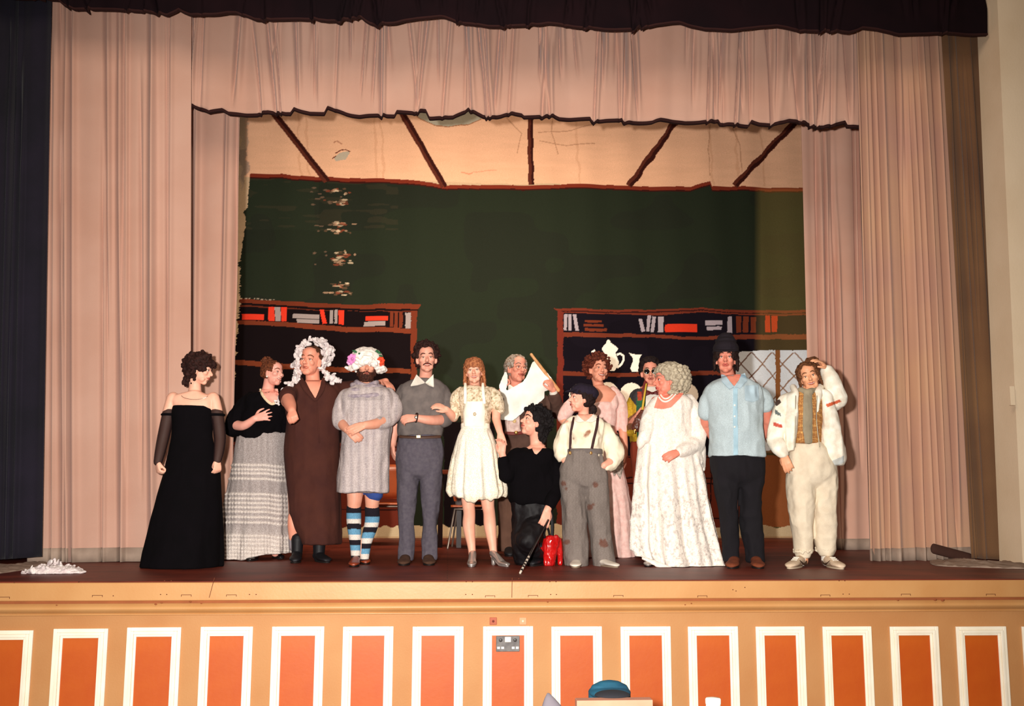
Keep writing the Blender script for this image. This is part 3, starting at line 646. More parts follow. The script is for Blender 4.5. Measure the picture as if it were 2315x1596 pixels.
    def head(s, x, y, d=0.0, yaw=0, pitch=0, roll=0, h=.228, wide=1.0, smile=0, chinw=1.0, jaw=1.0, nose=1.0, eyes=True, brow=(60,40,30), iris=(50,36,30), lip=(176,84,72), teeth=False, neck=None, neckr=.055, open_=0, lids=.0022):
        yaw, pitch, roll = map(math.radians, (yaw,pitch,roll)); c = s.P(x,y,d); yaw -= math.atan2(c[0]-CAM[0], c[1]-CAM[1])
        # columns: right (viewer), forward, up
        F = np.array([math.sin(yaw)*math.cos(pitch), -math.cos(yaw)*math.cos(pitch), math.sin(pitch)]); X = np.array([math.cos(yaw), math.sin(yaw), 0.0]); U = np.cross(F, X)*-1.0
        if U[2] < 0: U = -U
        X2 = X*math.cos(roll)-U*math.sin(roll); U2 = U*math.cos(roll)+X*math.sin(roll); A = np.stack([X2,F,U2],1)*(h/.228); s.A = A; s.hc = c; s.hk = h/.228
        W = lambda p: c+A@(np.array(p,float)*np.array([wide,1,1])); s.W = W; m = s.m; B = A
        def ball(p, r, seg=16): m.ball(W(p), np.array(r)*np.array([wide,1,1]), A=B, seg=seg)
        def tube(pts, r, **k): m.tube([W(p) for p in pts], np.array(r)*s.hk, seg=10, **k)
        ball((0,-.018,.032),(.0745,.094,.083),24); ball((0,.018,-.012),(.064,.068,.088),22); ball((0,.018,-.058),(.051*jaw,.056,.050),20)
        ball((0,.052,-.094),(.026*chinw,.024,.020)); ball((0,.030,.055),(.060,.062,.050),20)
        tube([(-.040,.068,.020),(-.022,.080,.024),(0,.081,.022),(.022,.080,.024),(.040,.068,.020)], [.009,.010,.009,.010,.009])
        nz = nose
        tube([(0,.084,.016),(0,.094*1,-.004),(0,.104+.006*(nz-1),-.020),(0,.106+.010*(nz-1),-.028)], [.0065,.0080,.0105*nz,.0110*nz])
        for q in (-1,1):
            ball((q*.0115*nz,.096,-.030),(.0075,.009,.007),10)
            ball((q*(.038+.003*smile),.060,-.022+.006*smile),(.021+.003*smile,.022+.005*smile,.021),14)
            ball((q*.034,.040,-.070),(.018,.030,.024),14)
            m.ball(W((q*.0755,-.004,-.010)), np.array([.009,.021,.032]), A=B@np.array([[1,q*.45,0],[-q*.45,1,0],[0,0,1]]), seg=14)
            ball((q*.0735,.004,-.034),(.008,.010,.010),10)
            ball((q*.031,.0730,.0092-lids),(.0155,.0130,.0088),12); ball((q*.031,.0715,-.0098),(.0150,.0115,.0070),12)
        tube([(-.022,.079,-.058+.004*smile),(-.008,.089,-.053),(0,.090,-.0545),(.008,.089,-.053),(.022,.079,-.058+.004*smile)], [.004,.0062,.006,.0062,.004])
        tube([(-.019,.079,-.064+.003*smile-.004*open_),(0,.088,-.068-.004*open_),(.019,.079,-.064+.003*smile-.004*open_)], [.004,.0068,.004])
        # neck
        nk = neck or (x, y+50, d)
        b = s.P(*nk); t = W((0,-.034,-.050)); m.tube([b,(b+t)/2+np.array([0,.010,0]),t],[neckr*1.12,neckr*.95,neckr*.93], sub=4, seg=20)
        if eyes:
            for q in (-1,1):
                e = M(); cc = W((q*.031,.0735,.0005)); ff = unit(F)
                e.ball(cc, .0110*s.hk, seg=16); nb = len(e.f)
                e.ball(cc+A@np.array([0,.0058,-.0002]), np.array([.0066,.0062,.0066])*s.hk, seg=12, mi=1)
                obj('eye', e, [mat('eye_white',(226,206,194),.3), mat('iris_%d'%iris[0], iris, .2)], s.root)
                e = M(); e.tube([W((q*.047,.068,.0035-lids)),W((q*.040,.0805,.0095-lids)),W((q*.031,.0865,.0105-lids)),W((q*.022,.0845,.0085-lids)),W((q*.016,.079,.0015-lids))], [.0012,.0020,.0024,.0020,.0012], seg=8)
                obj('eyelashes', e, mat('lash',(46,26,20),.8), s.root)
        for q in (-1,1):
            e = M(); e.tube([W((q*.050,.062,.026)),W((q*.038,.082,.0345)),W((q*.026,.0905,.0335)),W((q*.014,.0915,.029))], np.array([.0022,.0040,.0042,.0030])*s.hk, seg=8, flat=(1,.6)); obj('eyebrow', e, mat('brow_%d_%d'%brow[:2], brow, .9), s.root)
        l = M(); w_ = .0235+.005*smile; up = .006*smile
        l.tube([W((-w_,.0765-.003*smile,-.0595+up)),W((-.009,.0920,-.0545)),W((0,.0935,-.0560)),W((.009,.0920,-.0545)),W((w_,.0765-.003*smile,-.0595+up))], np.array([.0016,.0042,.0040,.0042,.0016])*s.hk, seg=8, flat=(1,1))
        l.tube([W((-w_,.0765-.003*smile,-.0605+up-.002*open_)),W((0,.0920,-.0665-.0055*open_)),W((w_,.0765-.003*smile,-.0605+up-.002*open_))], np.array([.0016,.0048,.0016])*s.hk, seg=8)
        obj('lips', l, mat('lip_%d'%lip[0], lip, .45), s.root)
        if teeth:
            l = M(); l.tube([W((-w_*.82,.081,-.0590+up*.6)),W((0,.0905,-.0615-.002*open_)),W((w_*.82,.081,-.0590+up*.6))], np.array([.0025,.0042+.001*open_,.0025])*s.hk, seg=8); obj('teeth', l, mat('teeth',(244,236,222),.3), s.root)
        else:
            l = M(); l.tube([W((-w_*.95,.0775,-.0600+up)),W((0,.0945,-.0612)),W((w_*.95,.0775,-.0600+up))], np.array([.0010,.0016,.0010])*s.hk, seg=6); obj('mouth_line', l, mat('mouth',(96,34,30),.7), s.root)
        for q in (-1,1):
            l = M(); l.ball(W((q*.0065,.0985,-.0368)), np.array([.0030,.0036,.0018])*s.hk, A=A, seg=8); obj('nostril', l, mat('mouth'), s.root)
        return s
    def hair(s, col, style='short', hl=.070, side=.030, back=-.075, vol=.010, r=.022, n=420, seed=1, jitter=.004, locks=None, var=None, part=0, wrinkle=(.003,90,90), fringe=None, temple=.045, name='hair', top=0.0, voxel=.005, smooth=1):
        r_ = np.random.RandomState(seed); m = M(); W = s.W; ga = math.pi*(3-math.sqrt(5))
        for i in range(n):
            z = 1-2*(i+.5)/n; rr = math.sqrt(1-z*z); t = i*ga; dr = np.array([rr*math.cos(t), rr*math.sin(t), z])
            p = np.array([0,-.018,.032])+dr*np.array([.0745,.094,.083]); 
            if p[1] > temple: ok = p[2] > hl-(abs(p[0])>.05)*.02
            elif p[1] > -.015: ok = p[2] > side
            else: ok = p[2] > back
            if not ok: continue
            v_ = vol*(1+top*max(0,dr[2])); q = p+dr*(v_+r_.uniform(-jitter,jitter)); m.ball(W(q), r*s.hk*r_.uniform(.8,1.15), seg=8)
        for lk in (locks or []):
            pts, rad = lk; m.tube([W(p) for p in pts], np.array(rad)*s.hk, seg=8, sub=3)
        remesh(name, m, mat('hair_%s'%name+'_%d_%d_%d'%col, col, .75, var=(60,var or tuple(int(c*.6) for c in col),6), bump=(260,.003), spec=.25), s.root, voxel=voxel, smooth=smooth, wrinkle=wrinkle)
    def curls(s, n, lim, rad, seed=2, col=(60,30,22), vol=.02, **k):
        """extra round curls on the scalp"""
        r_ = np.random.RandomState(seed); out = []
        for i in range(n):
            d = unit(r_.randn(3)); p = np.array([0,-.018,.032])+d*(np.array([.0745,.094,.083])+vol)
            if lim(p): 
                a = unit(r_.randn(3))*rad; out.append(([p-a, p+d*rad*.8, p+a], [rad*.7,rad*.9,rad*.6]))
        return out
    def body(s, voxel=.0065, smooth=4, paint=None):
        s.bo = remesh('body', s.m, s.skin, s.root, voxel=voxel, smooth=smooth, sfac=.42); return s.bo
    def cloth(s, name, m, mt, voxel=.009, smooth=3, wrinkle=(.006,9,5), paint=None, label=None, **k):
        o = remesh(name, m, mt, s.root, voxel=voxel, smooth=smooth, wrinkle=wrinkle, paint=paint, **k)
        if label: o['label'] = label
        return o
    def shoe(s, heel, toe, mt, h=.06, w=.045, sole=None, heelh=0.0, name='shoe', up=0.0, d0=0.0, d1=-.10, label=None, boot=0, lace=None):
        dy = float(np.clip(onfloor(*toe)[1]-s.Y+.22, -.06, .26)); ya = s.Y+dy+.05; a = at(heel[0],heel[1],ya); b = at(toe[0],toe[1],ya-.24); a[2] = b[2] = 0; dx = b[0]-a[0]; b[1] = ya-math.sqrt(max(.02,.30**2-dx*dx))
        s.sa, s.sb = a, b; L_ = np.linalg.norm(b-a); f = unit(b-a); sd = np.array([f[1],-f[0],0]); m = M(); K = 20; an = np.arange(K)*2*math.pi/K; R = []
        prof = [(0,.5,.75),(.04,.72,1.0),(.25,.80,1.0),(.45,.80,.82),(.65,.98,.62),(.85,.92,.50),(.96,.62,.38),(1.0,.28,.22)]
        for (t,ww,hh) in spline(np.array(prof),3):
            hgt = h*hh; c = a+f*L_*t; lift = heelh*max(0,1-t/.62)**.8
            ring = [c+sd*math.cos(q)*w*ww+np.array([0,0,max(.010,.010+lift+hgt/2+math.sin(q)*hgt/2)]) for q in an]; R.append(ring)
        m.rings(np.array(R))
        if boot:
            c = a+f*L_*.22; m.tube([c+[0,0,h*.5],c+[0,0,h+boot*.5],c+[0,0,h+boot]], [w*.85,w*.95,w*1.02], seg=18)
        o = remesh(name, m, mt, s.root, voxel=.005, smooth=2)
        if label: o['label'] = label
        sm = M(); R = []
        for z in (.0005,.011):
            R.append([a+f*L_*(.5+.5*math.cos(q))+sd*math.sin(q)*w*(.80+.15*math.cos(q))+np.array([0,0,z+heelh*max(0,1-(.5+.5*math.cos(q))/.62)**.8]) for q in an])
        sm.rings(np.array(R))
        if heelh > .02: 
            c = a+f*L_*.10; sm.tube([c+[0,0,heelh*.95],c+[0,0,.006]], [w*.5,w*.42], seg=12)
        obj('sole', sm, sole or mat('dark_sole',(30,22,20),.7), o)
        return o
def fabric(name, col, rough=.85, var=None, bump=(220,.0012), **k): return mat(name, col, rough, var=var or (7, tuple(int(c*.88) for c in col), 4), bump=bump, **k)
m_black = fabric('black_velvet', (10,7,10), .95, spec=.08)
CUR = lambda n, rad, vol, seed, cond: None
# ---- 1 black strapless gown
def p1():
    p = Person(410,1281,'person in a long black strapless gown with sheer black sleeves and curly dark hair', WARM)
    T = [(884,432,452,.05),(890,405,468,.062),(896,388,486,.072),(906,384,490,.085),(925,391,484,.10),(950,392,481,.105),(985,392,478,.095),(1010,390,482,.10),(1050,385,492,.12)]
    p.torso(p.m, T, .95)
    p.limb(p.m, [(391,900),(379,935,-.01),(370,985,-.02),(362,1022,-.05),(357,1046,-.07)], [.050,.043,.038,.033,.026])
    p.limb(p.m, [(482,900),(492,935,-.01),(497,985,-.02),(495,1018,-.05),(491,1042,-.07)], [.050,.043,.038,.033,.026])
    p.hand(p.m, (357,1044,-.07),(360,1076,-.10),(-.8,-.5,0), curl=.95, thumb=-1, th_out=.2, spread=.02, k=.95)
    p.hand(p.m, (491,1040,-.07),(491,1072,-.10),(.6,-.7,0), curl=.95, thumb=1, th_out=.2, spread=.02, k=.95)
    for x in (400,440): p.limb(p.m, [(x,1050),(x,1150),(x,1262,.02)], [.08,.055,.04])
    p.head(452,838,.0,yaw=68,pitch=-6,roll=6,h=.225,wide=.95,chinw=.8,jaw=.9,neck=(440,892,.02),neckr=.050,smile=.4)
    p.body()
    r = np.random.RandomState(5); lk = []
    for i in range(230):
        d = unit(r.randn(3)); q = np.array([0,-.018,.032])+d*(np.array([.0745,.094,.083])+r.uniform(.008,.042))
        if q[1] > .045 and q[2] < .035: continue
        if q[1] > -.005 and q[2] < -.01: continue
        if q[2] < -.09: continue
        a = unit(r.randn(3))*.014; lk.append(([q-a,q+d*.006,q+a],[.010,.014,.009]))
    for i in range(40):
        x = r.uniform(-.06,.06); q = np.array([x,-.085+r.uniform(-.02,.04),r.uniform(-.13,-.03)]); a = unit(r.randn(3))*.012; lk.append(([q-a,q,q+a],[.012,.016,.011]))
    p.hair((52,22,16), vol=.010, r=.022, locks=lk, hl=.055, side=.0, back=-.09, temple=.05, voxel=.0055)
    g = M(); G = [(918,392,481,.100),(925,390,483,.108),(940,388,484,.115),(960,390,483,.112),(985,389,481,.105),(1010,384,486,.115),(1060,373,495,.15),(1120,356,497,.19),(1190,338,498,.24),(1250,325,498,.28),(1281,319,497,.30)]
    p.torso(g, G, sub=6, folds=(.045,5,1000,1280,.6), seg=72, n=2.1)
    p.cloth('gown', g, m_black, voxel=.009, wrinkle=(.005,7,2.5))
    sh = mat('sheer_black', (34,16,18), .7, alpha=.80)
    for nm, A_, R_a in (('sheer_sleeve',[(382,934,-.01),(370,985,-.02),(362,1022,-.05),(357,1044,-.07)],[.052,.048,.042,.034]),('sheer_sleeve',[(490,934,-.01),(497,985,-.02),(495,1018,-.05),(491,1040,-.07)],[.052,.048,.042,.034])):
        g = M(); p.limb(g, A_, R_a, seg=24); o = obj(nm, g, sh, p.root, me=None)
    for c in (((367,937),(396,938)),((475,938),(506,938))):
        g = M(); a = p.P(*c[0],-.01); b = p.P(*c[1],-.01); cc = (a+b)/2; w_ = np.linalg.norm(b-a)/2; K = np.arange(25)*2*math.pi/24
        g.tube([cc+np.array([math.cos(t)*w_,math.sin(t)*w_*.95,0]) for t in K], .011, sub=1, seg=10, caps=False); obj('arm_band', g, m_black, p.root)
    g = M(); K = np.linspace(.15,math.pi-.15,20); g.tube([p.P(440+30*-math.cos(t), 893+10*math.sin(t), -.075-.015*math.sin(t)) for t in K], .0022, sub=1, seg=8); obj('necklace', g, mat('silver',(200,190,176),.25,metal=.9), p.root)
p1()
# ---- 2 black velvet top, white lace tiered skirt
def p2():
    p = Person(590,1264,'person in a black velvet top and long white lace skirt, hand on chest', PINK)
    T = [(882,590,618,.05),(892,568,640,.08),(905,552,655,.10),(930,548,655,.125),(960,545,650,.125),(985,542,648,.13),(1040,535,650,.15)]
    p.torso(p.m, T, .9, yaw=.3)
    p.limb(p.m, [(566,914,.0),(543,934,-.02),(530,958,-.04)], [.044,.046,.044]); p.limb(p.m, [(530,960,-.04),(552,962,-.14),(576,946,-.20)], [.046,.040,.029])
    p.hand(p.m, (574,947,-.20),(612,936,-.22),(.1,-1,.2), curl=.16, thumb=-1, th_out=.9, spread=.22)
    p.limb(p.m, [(648,905,.05),(655,950,.08),(655,1000,.06)], [.05,.045,.035]); p.hand(p.m, (655,1000,.06),(655,1035,.05),(1,0,0), curl=.4)
    for x in (575,622): p.limb(p.m, [(x,1030),(x,1150),(x,1250,.0)], [.09,.06,.035])
    p.head(617,845,-.02,yaw=48,pitch=4,roll=4,h=.225,wide=1.02,smile=1,teeth=True,open_=.4,chinw=1.1,jaw=1.12,brow=(120,70,44),neck=(602,898,.02),neckr=.056)
    p.body()
    r = np.random.RandomState(8); lk = []
    for i in range(70):
        t = r.uniform(-1,1); x = t*.07; lk.append(([(x*.9,.062-abs(t)*.05,.072-abs(t)*.03),(x*1.12,.01,.095-abs(t)*.06),(x*1.05,-.06,.09-abs(t)*.05),(x*.5,-.10,.06)],[.006,.010,.011,.008]))
    for i in range(34):
        d = unit(r.randn(3)); q = np.array([-.01,-.065,.125])+d*np.array([.045,.04,.03]); lk.append(([q-unit(r.randn(3))*.012,q+d*.005,q+unit(r.randn(3))*.012],[.008,.011,.008]))
    for i in range(30):
        q0 = r.uniform(-1,1); lk.append(([(q0*.075,-.02,.02),(q0*.07,-.07,-.02),(q0*.045,-.10,.03)],[.008,.012,.010]))
    p.hair((122,66,38), var=(70,34,20), vol=.002, r=.014, locks=lk, hl=.068, side=.012, back=-.06, voxel=.005)
    e = M(); e.ball(p.W((-.080,.004,-.040)), .009); obj('earring', e, mat('pearl',(240,232,220),.2,spec=.8), p.root)
    g = M(); p.torso(g, [(888,580,640,.08),(896,562,650,.105),(908,552,655,.125),(935,547,655,.15),(962,545,652,.15),(983,541,650,.150),(992,542,650,.14)], yaw=.3, seg=60)
    p.limb(g, [(566,900,.0),(545,922,-.02),(530,950,-.03),(524,972,-.02)], [.055,.068,.074,.060])
    p.limb(g, [(530,972,-.02),(545,978,-.06),(560,976,-.09)], [.045,.034,.03])
    p.limb(g, [(645,905,.05),(655,950,.08),(655,985,.06)], [.06,.055,.045])
    top = p.cloth('velvet_top', g, m_black, wrinkle=(.010,12,8))
    def lace(v):
        px, py = project(v); yy = py-8*((px-575)/60)**2*0+vnoise(np.stack([px*.03,py*0,px*0],1))*2+(575-px)*.05
        base = L((176,166,164)); c = np.tile(base,(len(v),1)); weave = vnoise(v*220); c = c*(1+.14*weave)[:,None]
        fold = vnoise(np.stack([px*.22,py*.01,px*0],1)); c = c*(1+.12*fold)[:,None]
        white = L((238,228,220))
        for b0 in (1052,1062,1071,1083,1118,1128,1138,1148,1158,1170,1182,1212,1221,1230,1240,1248,1256,1264,1272):
            k = np.exp(-((yy-b0)/2.6)**2)[:,None]; c = c*(1-k)+white*k
        k = (np.clip((yy-1186)/40,0,1)*.45)[:,None]; c = c*(1-k)+white*k
        return c
    g = M(); G = [(978,541,648,.13),(985,537,649,.15),(1010,532,648,.165),(1060,526,648,.18),(1120,514,652,.21),(1185,505,652,.235),(1230,498,652,.25),(1262,493,650,.26)]
    def crimp(v):
        px, py = project(v); c = p.P(590,1000); dx = v[:,:2]-c[:2]; rr = np.linalg.norm(dx,axis=1)[:,None]; k = np.zeros(len(v))
        for b0 in (1052,1062,1071,1083,1118,1128,1138,1148,1158,1170,1182,1212,1221,1230,1240,1248,1256,1264): k += np.exp(-((py-b0)/3.2)**2)
        v = v.copy(); v[:,:2] += dx/rr*(k*.007*(1+.6*np.sin(px*.9)))[:,None]
        hm = np.clip((px-545)/55,0,1)*.045*np.clip((py-1230)/30,0,1); v[:,2] += hm; return v
    p.torso(g, G, sub=6, folds=(.075,8,1020,1262,.3), seg=96, n=2.1)
    p.cloth('lace_skirt', g, mat('lace_skirt', attr=True, var=(160,(205,198,194),2), rough=.85, bump=(180,.003)), voxel=.007, smooth=2, wrinkle=(.004,14,4), paint=lace, cut=crimp, label='grey-white lace skirt with rows of white ruffles')
    p.surf(top); p.patch('neckline', [(590,882),(606,880),(628,878),(632,900),(618,914),(604,908),(596,896)], p.skin, l=.002)
    p.line('lace_collar', [(588,880),(593,892),(602,904),(614,913),(626,908),(634,896)], .012, fabric('cream_lace',(238,214,180),.9,var=(60,(214,184,150))), l=.006)
    m_shoe = mat('black_leather',(20,16,18),.3,spec=.6,coat=.3)
    p.shoe((580,1254),(566,1271), m_shoe, h=.05); p.shoe((618,1252),(638,1264), m_shoe, h=.05)
p2()
# ---- 3 brown robe, lace headdress
def p3():
    p = Person(705,1268,'person in a long dark brown robe and ruffled white lace headdress, one fist forward', RUDDY)
    T = [(866,686,728,.07),(876,664,752,.10),(890,650,766,.12),(920,652,764,.135),(960,652,762,.14),(1010,654,758,.13),(1050,656,756,.13)]
    p.torso(p.m, T, .9)
    p.limb(p.m, [(663,890,0),(652,900,-.14),(650,908,-.26)], [.062,.060,.055]); p.limb(p.m, [(651,903,-.26),(656,916,-.38),(660,928,-.48)], [.055,.052,.036])
    p.hand(p.m, (660,926,-.48),(663,950,-.56),(-.3,-.5,.9), curl=.9, thumb=1, th_out=.5, spread=.03, k=1.08)
    p.limb(p.m, [(756,888,0),(790,880,.13),(825,876,.20)], [.060,.054,.046]); p.limb(p.m, [(825,876,.20),(852,870,.18),(872,862,.10)], [.046,.040,.031])
    p.hand(p.m, (870,862,.10),(893,884,-.02),(.4,-.5,.9), curl=.35, thumb=-1, th_out=.5, spread=.08, k=1.05)
    p.limb(p.m, [(668,1040,0),(668,1140,0),(666,1235,0)], [.09,.062,.042]); p.limb(p.m, [(730,1040,0),(728,1140,0),(722,1245,0)], [.09,.062,.042])
    p.limb(p.m, [(664,1168,-.06),(664,1190,-.06),(665,1222,-.03)], [.050,.052,.042])
    p.head(703,817,-.02,yaw=-26,pitch=3,roll=5,h=.262,wide=1.02,jaw=1.12,chinw=1.25,nose=1.15,brow=(110,66,40),lip=(186,96,76),neck=(708,878,.02),neckr=.066)
    p.body()
    p.hair((84,48,28), vol=.000, r=.011, hl=.092, side=.018, back=-.06, temple=.012, var=(60,30,18), seed=3, voxel=.0048)
    mt = fabric('brown_robe', (74,36,26), .9, var=(5,(62,28,22),5), bump=(160,.002))
    g = M(); p.torso(g, [(862,680,732,.09),(872,662,752,.125),(888,648,768,.15),(920,646,768,.165),(960,646,767,.165),(1020,643,766,.16),(1080,648,766,.165),(1140,654,768,.175),(1190,657,768,.19),(1229,670,769,.20)], sub=6, folds=(.035,5,960,1230,1.1), seg=72)
    p.limb(g, [(668,885,0),(655,893,-.10),(650,898,-.20)], [.080,.085,.080]); p.limb(g, [(752,886,0),(778,880,.08),(800,878,.13)], [.075,.072,.065])
    def slit(v):
        px, py = project(v); v = v.copy(); k = np.clip((py-1160)/70,0,1)*np.clip((690-px)/30,0,1)*(v[:,1] < p.Y+.05); v[:,0] += k*.075; v[:,2] += np.clip((740-px)/60,-.4,.2)*.0
        return v
    rb = p.cloth('robe', g, mt, wrinkle=(.010,7,3), cut=slit)
    p.surf(rb); p.patch('neckline', [(690,860),(728,860),(724,880),(713,902),(702,884)], p.skin, l=.003)
    g = M(); g.tube([p.P(680,856,-.07),p.P(690,878,-.15),p.P(712,905,-.175)],[.020,.024,.012], flat=(1,.5)); g.tube([p.P(732,856,-.07),p.P(728,880,-.15),p.P(714,905,-.175)],[.020,.024,.012], flat=(1,.5)); p.cloth('collar', g, mt, voxel=.005, wrinkle=None)
    g = M(); g.tube([p.P(716,908,-.172),p.P(722,1000,-.17)],[.006,.006],flat=(1,.5)); obj('front_seam', g, mt, p.root)
    g = M(); r = np.random.RandomState(2)
    path = [((690,774,-.01),.026),((680,784,-.03),.034),((675,800,-.03),.036),((672,820,-.03),.036),((672,840,-.04),.036),((670,856,-.08),.036),((657,870,-.12),.036),((646,884,-.15),.034),((636,896,-.15),.030),((628,908,-.15),.020)]
    path2 = [((716,768,.04),.026),((732,778,.03),.048),((738,798,.02),.052),((735,818,.02),.046),((730,836,-.02),.032),((738,848,-.06),.030),((752,856,-.10),.034),((766,862,-.09),.024)]
    for pt, rad in path+path2+[((700,768,.03),.022)]:
        for k in range(12):
            q = p.P(*pt)+r.randn(3)*rad*.5; A = np.linalg.qr(r.randn(3,3))[0]; g.ball(q, (rad*.8,rad*.28,rad*.55), A=A, seg=8)
    for pa in (path,path2):
        for (a,ra),(b,rb) in zip(pa[:-1],pa[1:]): g.tube([p.P(*a),p.P(*b)],[ra*.55,rb*.55], flat=(1,.45), seg=10)
    p.cloth('lace_headdress', g, m_lace, voxel=.005, smooth=1, wrinkle=(.004,60,60), label='ruffled white lace headdress')
    m_boot = mat('black_boot',(18,16,21),.6,spec=.35)
    p.shoe((672,1270),(668,1290), m_boot, h=.085, w=.052, boot=.10, name='boot'); p.shoe((715,1262),(742,1279), m_boot, h=.075, w=.055, name='boot', boot=.10)
    g = M(); g.tube([p.P(664,1218,-.03),p.P(665,1236,-.03)],[.044,.043]); obj('sock', g, mat('grey_sock',(150,140,146),.9), p.root)
p3()
# ---- 4 knit dress, flower cap
def p4():
    p = Person(818,1276,'bearded person in a grey cable-knit dress, flowered white cap and striped knee socks', (222,158,132))
    T = [(872,808,850,.06),(882,790,872,.10),(895,778,886,.12),(940,780,884,.14),(985,778,880,.15),(1050,778,876,.15),(1085,780,872,.14)]
    p.torso(p.m, T, .88)
    p.limb(p.m, [(790,902,0),(774,927,.0),(768,950,-.04)], [.046,.047,.044]); p.limb(p.m, [(768,950,-.04),(776,962,-.14),(786,972,-.22)], [.043,.040,.032])
    p.hand(p.m, (785,971,-.22),(812,992,-.27),(.2,-1,.1), curl=.45, thumb=-1, th_out=.3, spread=.05, k=1.05)
    p.limb(p.m, [(874,902,0),(888,922,.0),(888,944,-.05)], [.046,.047,.044]); p.limb(p.m, [(888,946,-.05),(850,958,-.20),(826,961,-.27)], [.046,.042,.034])
    p.hand(p.m, (828,960,-.27),(788,974,-.31),(0,-1,.3), curl=.22, thumb=1, th_out=.35, spread=.05, k=1.05)
    for (xa,xk,xn,dd) in ((803,800,804,0),(843,841,824,.03)):
        p.limb(p.m, [(xa,1085,dd),(xa-1,1125,dd-.02),(xk,1150,dd-.01),(xk,1180,dd+.02),(xn,1235,dd),(xn,1262,dd)], [.082,.064,.055,.055,.038,.034])
    p.head(829,826,-.02,yaw=2,pitch=-8,roll=2,h=.235,jaw=1.05,brow=(50,28,20),neck=(829,876,.02),neckr=.060,lip=(150,70,60),lids=.004)
    p.body()
    r = np.random.RandomState(4); lk = []
    for i in range(200):
        t = r.uniform(-1,1); z = r.uniform(-.120,-.058); w_ = .062*(1-((z+.06)/.085)**2*.5); y = .020+.074*math.sqrt(max(0,1-t*t*.85)); 
        if abs(t)<.38 and -.073<z<-.050: continue
        q = np.array([t*w_,y*(1.0 if z>-.1 else .92),z]); lk.append(([q,q+np.array([0,.004,-.010])],[.0085,.006]))
    for i in range(40):
        t = r.uniform(-1,1); q = np.array([t*.026,.094-abs(t)*.012,-.046-abs(t)*.010]); lk.append(([q,q+np.array([t*.006,0,-.004])],[.0045,.004]))
    for q in (-1,1):
        for z in np.linspace(-.07,.02,10): lk.append(([(q*.068,.012+.02*(z<-.03),z),(q*.066,.02,z-.012)],[.010,.010]))
    p.hair((70,34,22), hl=9, side=9, back=9, locks=lk, name='beard', voxel=.004, seed=4)
    p.hair((60,32,22), hl=9, side=9, back=-.09, vol=.002, r=.014, name='hair', temple=9)
    g = M(); W = p.W
    g.ball(W((0,-.02,.058)), np.array([.128,.125,.094]), A=p.A, seg=24)
    for i in range(22):
        a = i/22*2*math.pi; z = .015 if math.cos(a) < 0 else .035; q = np.array([math.sin(a)*.125, -.01+math.cos(a)*.118, z-(.045 if abs(math.sin(a))>.55 else 0)])
        for k in range(4): g.ball(W(q+r.randn(3)*.014), (.026,.016,.022), A=p.A@np.linalg.qr(r.randn(3,3))[0], seg=8)
    for s_ in (-1,1):
        for (x,y,z) in ((.045,.105,.025),(.060,.096,.008),(.078,.078,-.012),(.095,.055,-.03),(.03,.112,.045),(.018,.112,.06)): g.ball(W((s_*x,y,z)), (.024,.016,.022), A=p.A, seg=10)
    cap = p.cloth('flower_cap', g, fabric('white_cap',(246,236,226),.85,var=(20,(226,214,206)),bump=(90,.003)), voxel=.005, smooth=2, wrinkle=(.006,28,28), label='puffy white cap')
    def flower(c, col, rad, n=7):
        f = M(); a0 = r.uniform(0,6)
        for k in range(n):
            a = a0+k*2*math.pi/n; q = c+np.array([math.cos(a)*rad*.55,-.006,math.sin(a)*rad*.55]); f.ball(q, (rad*.5,.010,rad*.42), A=np.array([[math.cos(a),0,-math.sin(a)],[0,1,0],[math.sin(a),0,math.cos(a)]]), seg=10)
        f.ball(c+np.array([0,-.014,0]), rad*.3, seg=10); o = obj('flower', f, mat('petal_%d_%d'%col[:2], col, .7, var=(40,tuple(int(x*.8) for x in col))), cap); return o
    flower(W((-.118,.055,.045)), (232,140,204), .044); flower(W((-.135,.045,.020)), (240,170,216), .030); flower(W((.108,.07,.045)), (226,72,36), .034); flower(W((.118,.06,.02)), (214,84,60), .024)
    f = M()
    for (a,b) in (((-.085,.06,.10),(-.125,.05,.115)),((-.07,.07,.10),(-.06,.08,.085)),((.07,.05,.115),(.11,.05,.105)),((.09,.05,.09),(.125,.05,.075)),((.06,.05,.12),(.085,.05,.125))):
        a=np.array(a);b=np.array(b); f.tube([W(a),W((a+b)/2+[0,.01,0]),W(b)],[.004,.012,.002],flat=(1,.3))
    obj('leaf_sprig', f, mat('leaf_green',(44,96,60),.6), cap)
    # dress
    def knit(v):
        px, py = project(v); c = np.tile(L((190,178,176)),(len(v),1)); st = np.sin(px*2*math.pi/17.0); c *= (1+.07*st+.04*vnoise(np.stack([px*.5,py*.6,px*0],1))+.08*vnoise(np.stack([px*.25,py*.06,px*0],1)))[:,None]
        k = (np.exp(-((np.abs((px-828)/17-np.round((px-828)/17)))/.16)**2)*.35*(.6+.4*np.sin(py*.9)))[:,None]; c = c*(1-k)+L((132,122,138))*k
        m_ = (py<905)&(py>893)&(px>785)&(px<870); c[m_] *= .82; return c
    g = M(); p.torso(g, [(872,800,858,.085),(880,784,876,.12),(893,774,891,.145),(930,772,890,.17),(965,774,886,.185),(1000,772,882,.185),(1050,767,880,.185),(1085,763,878,.19),(1113,761,877,.195)], sub=5, folds=(.03,6,960,1113,2), seg=80)
    p.limb(g, [(784,895,0),(771,922,.0),(768,948,-.05),(774,958,-.10)], [.062,.060,.060,.052]); p.limb(g, [(878,893,0),(890,915,.0),(890,938,-.04),(872,953,-.12),(858,957,-.17)], [.062,.064,.064,.056,.050])
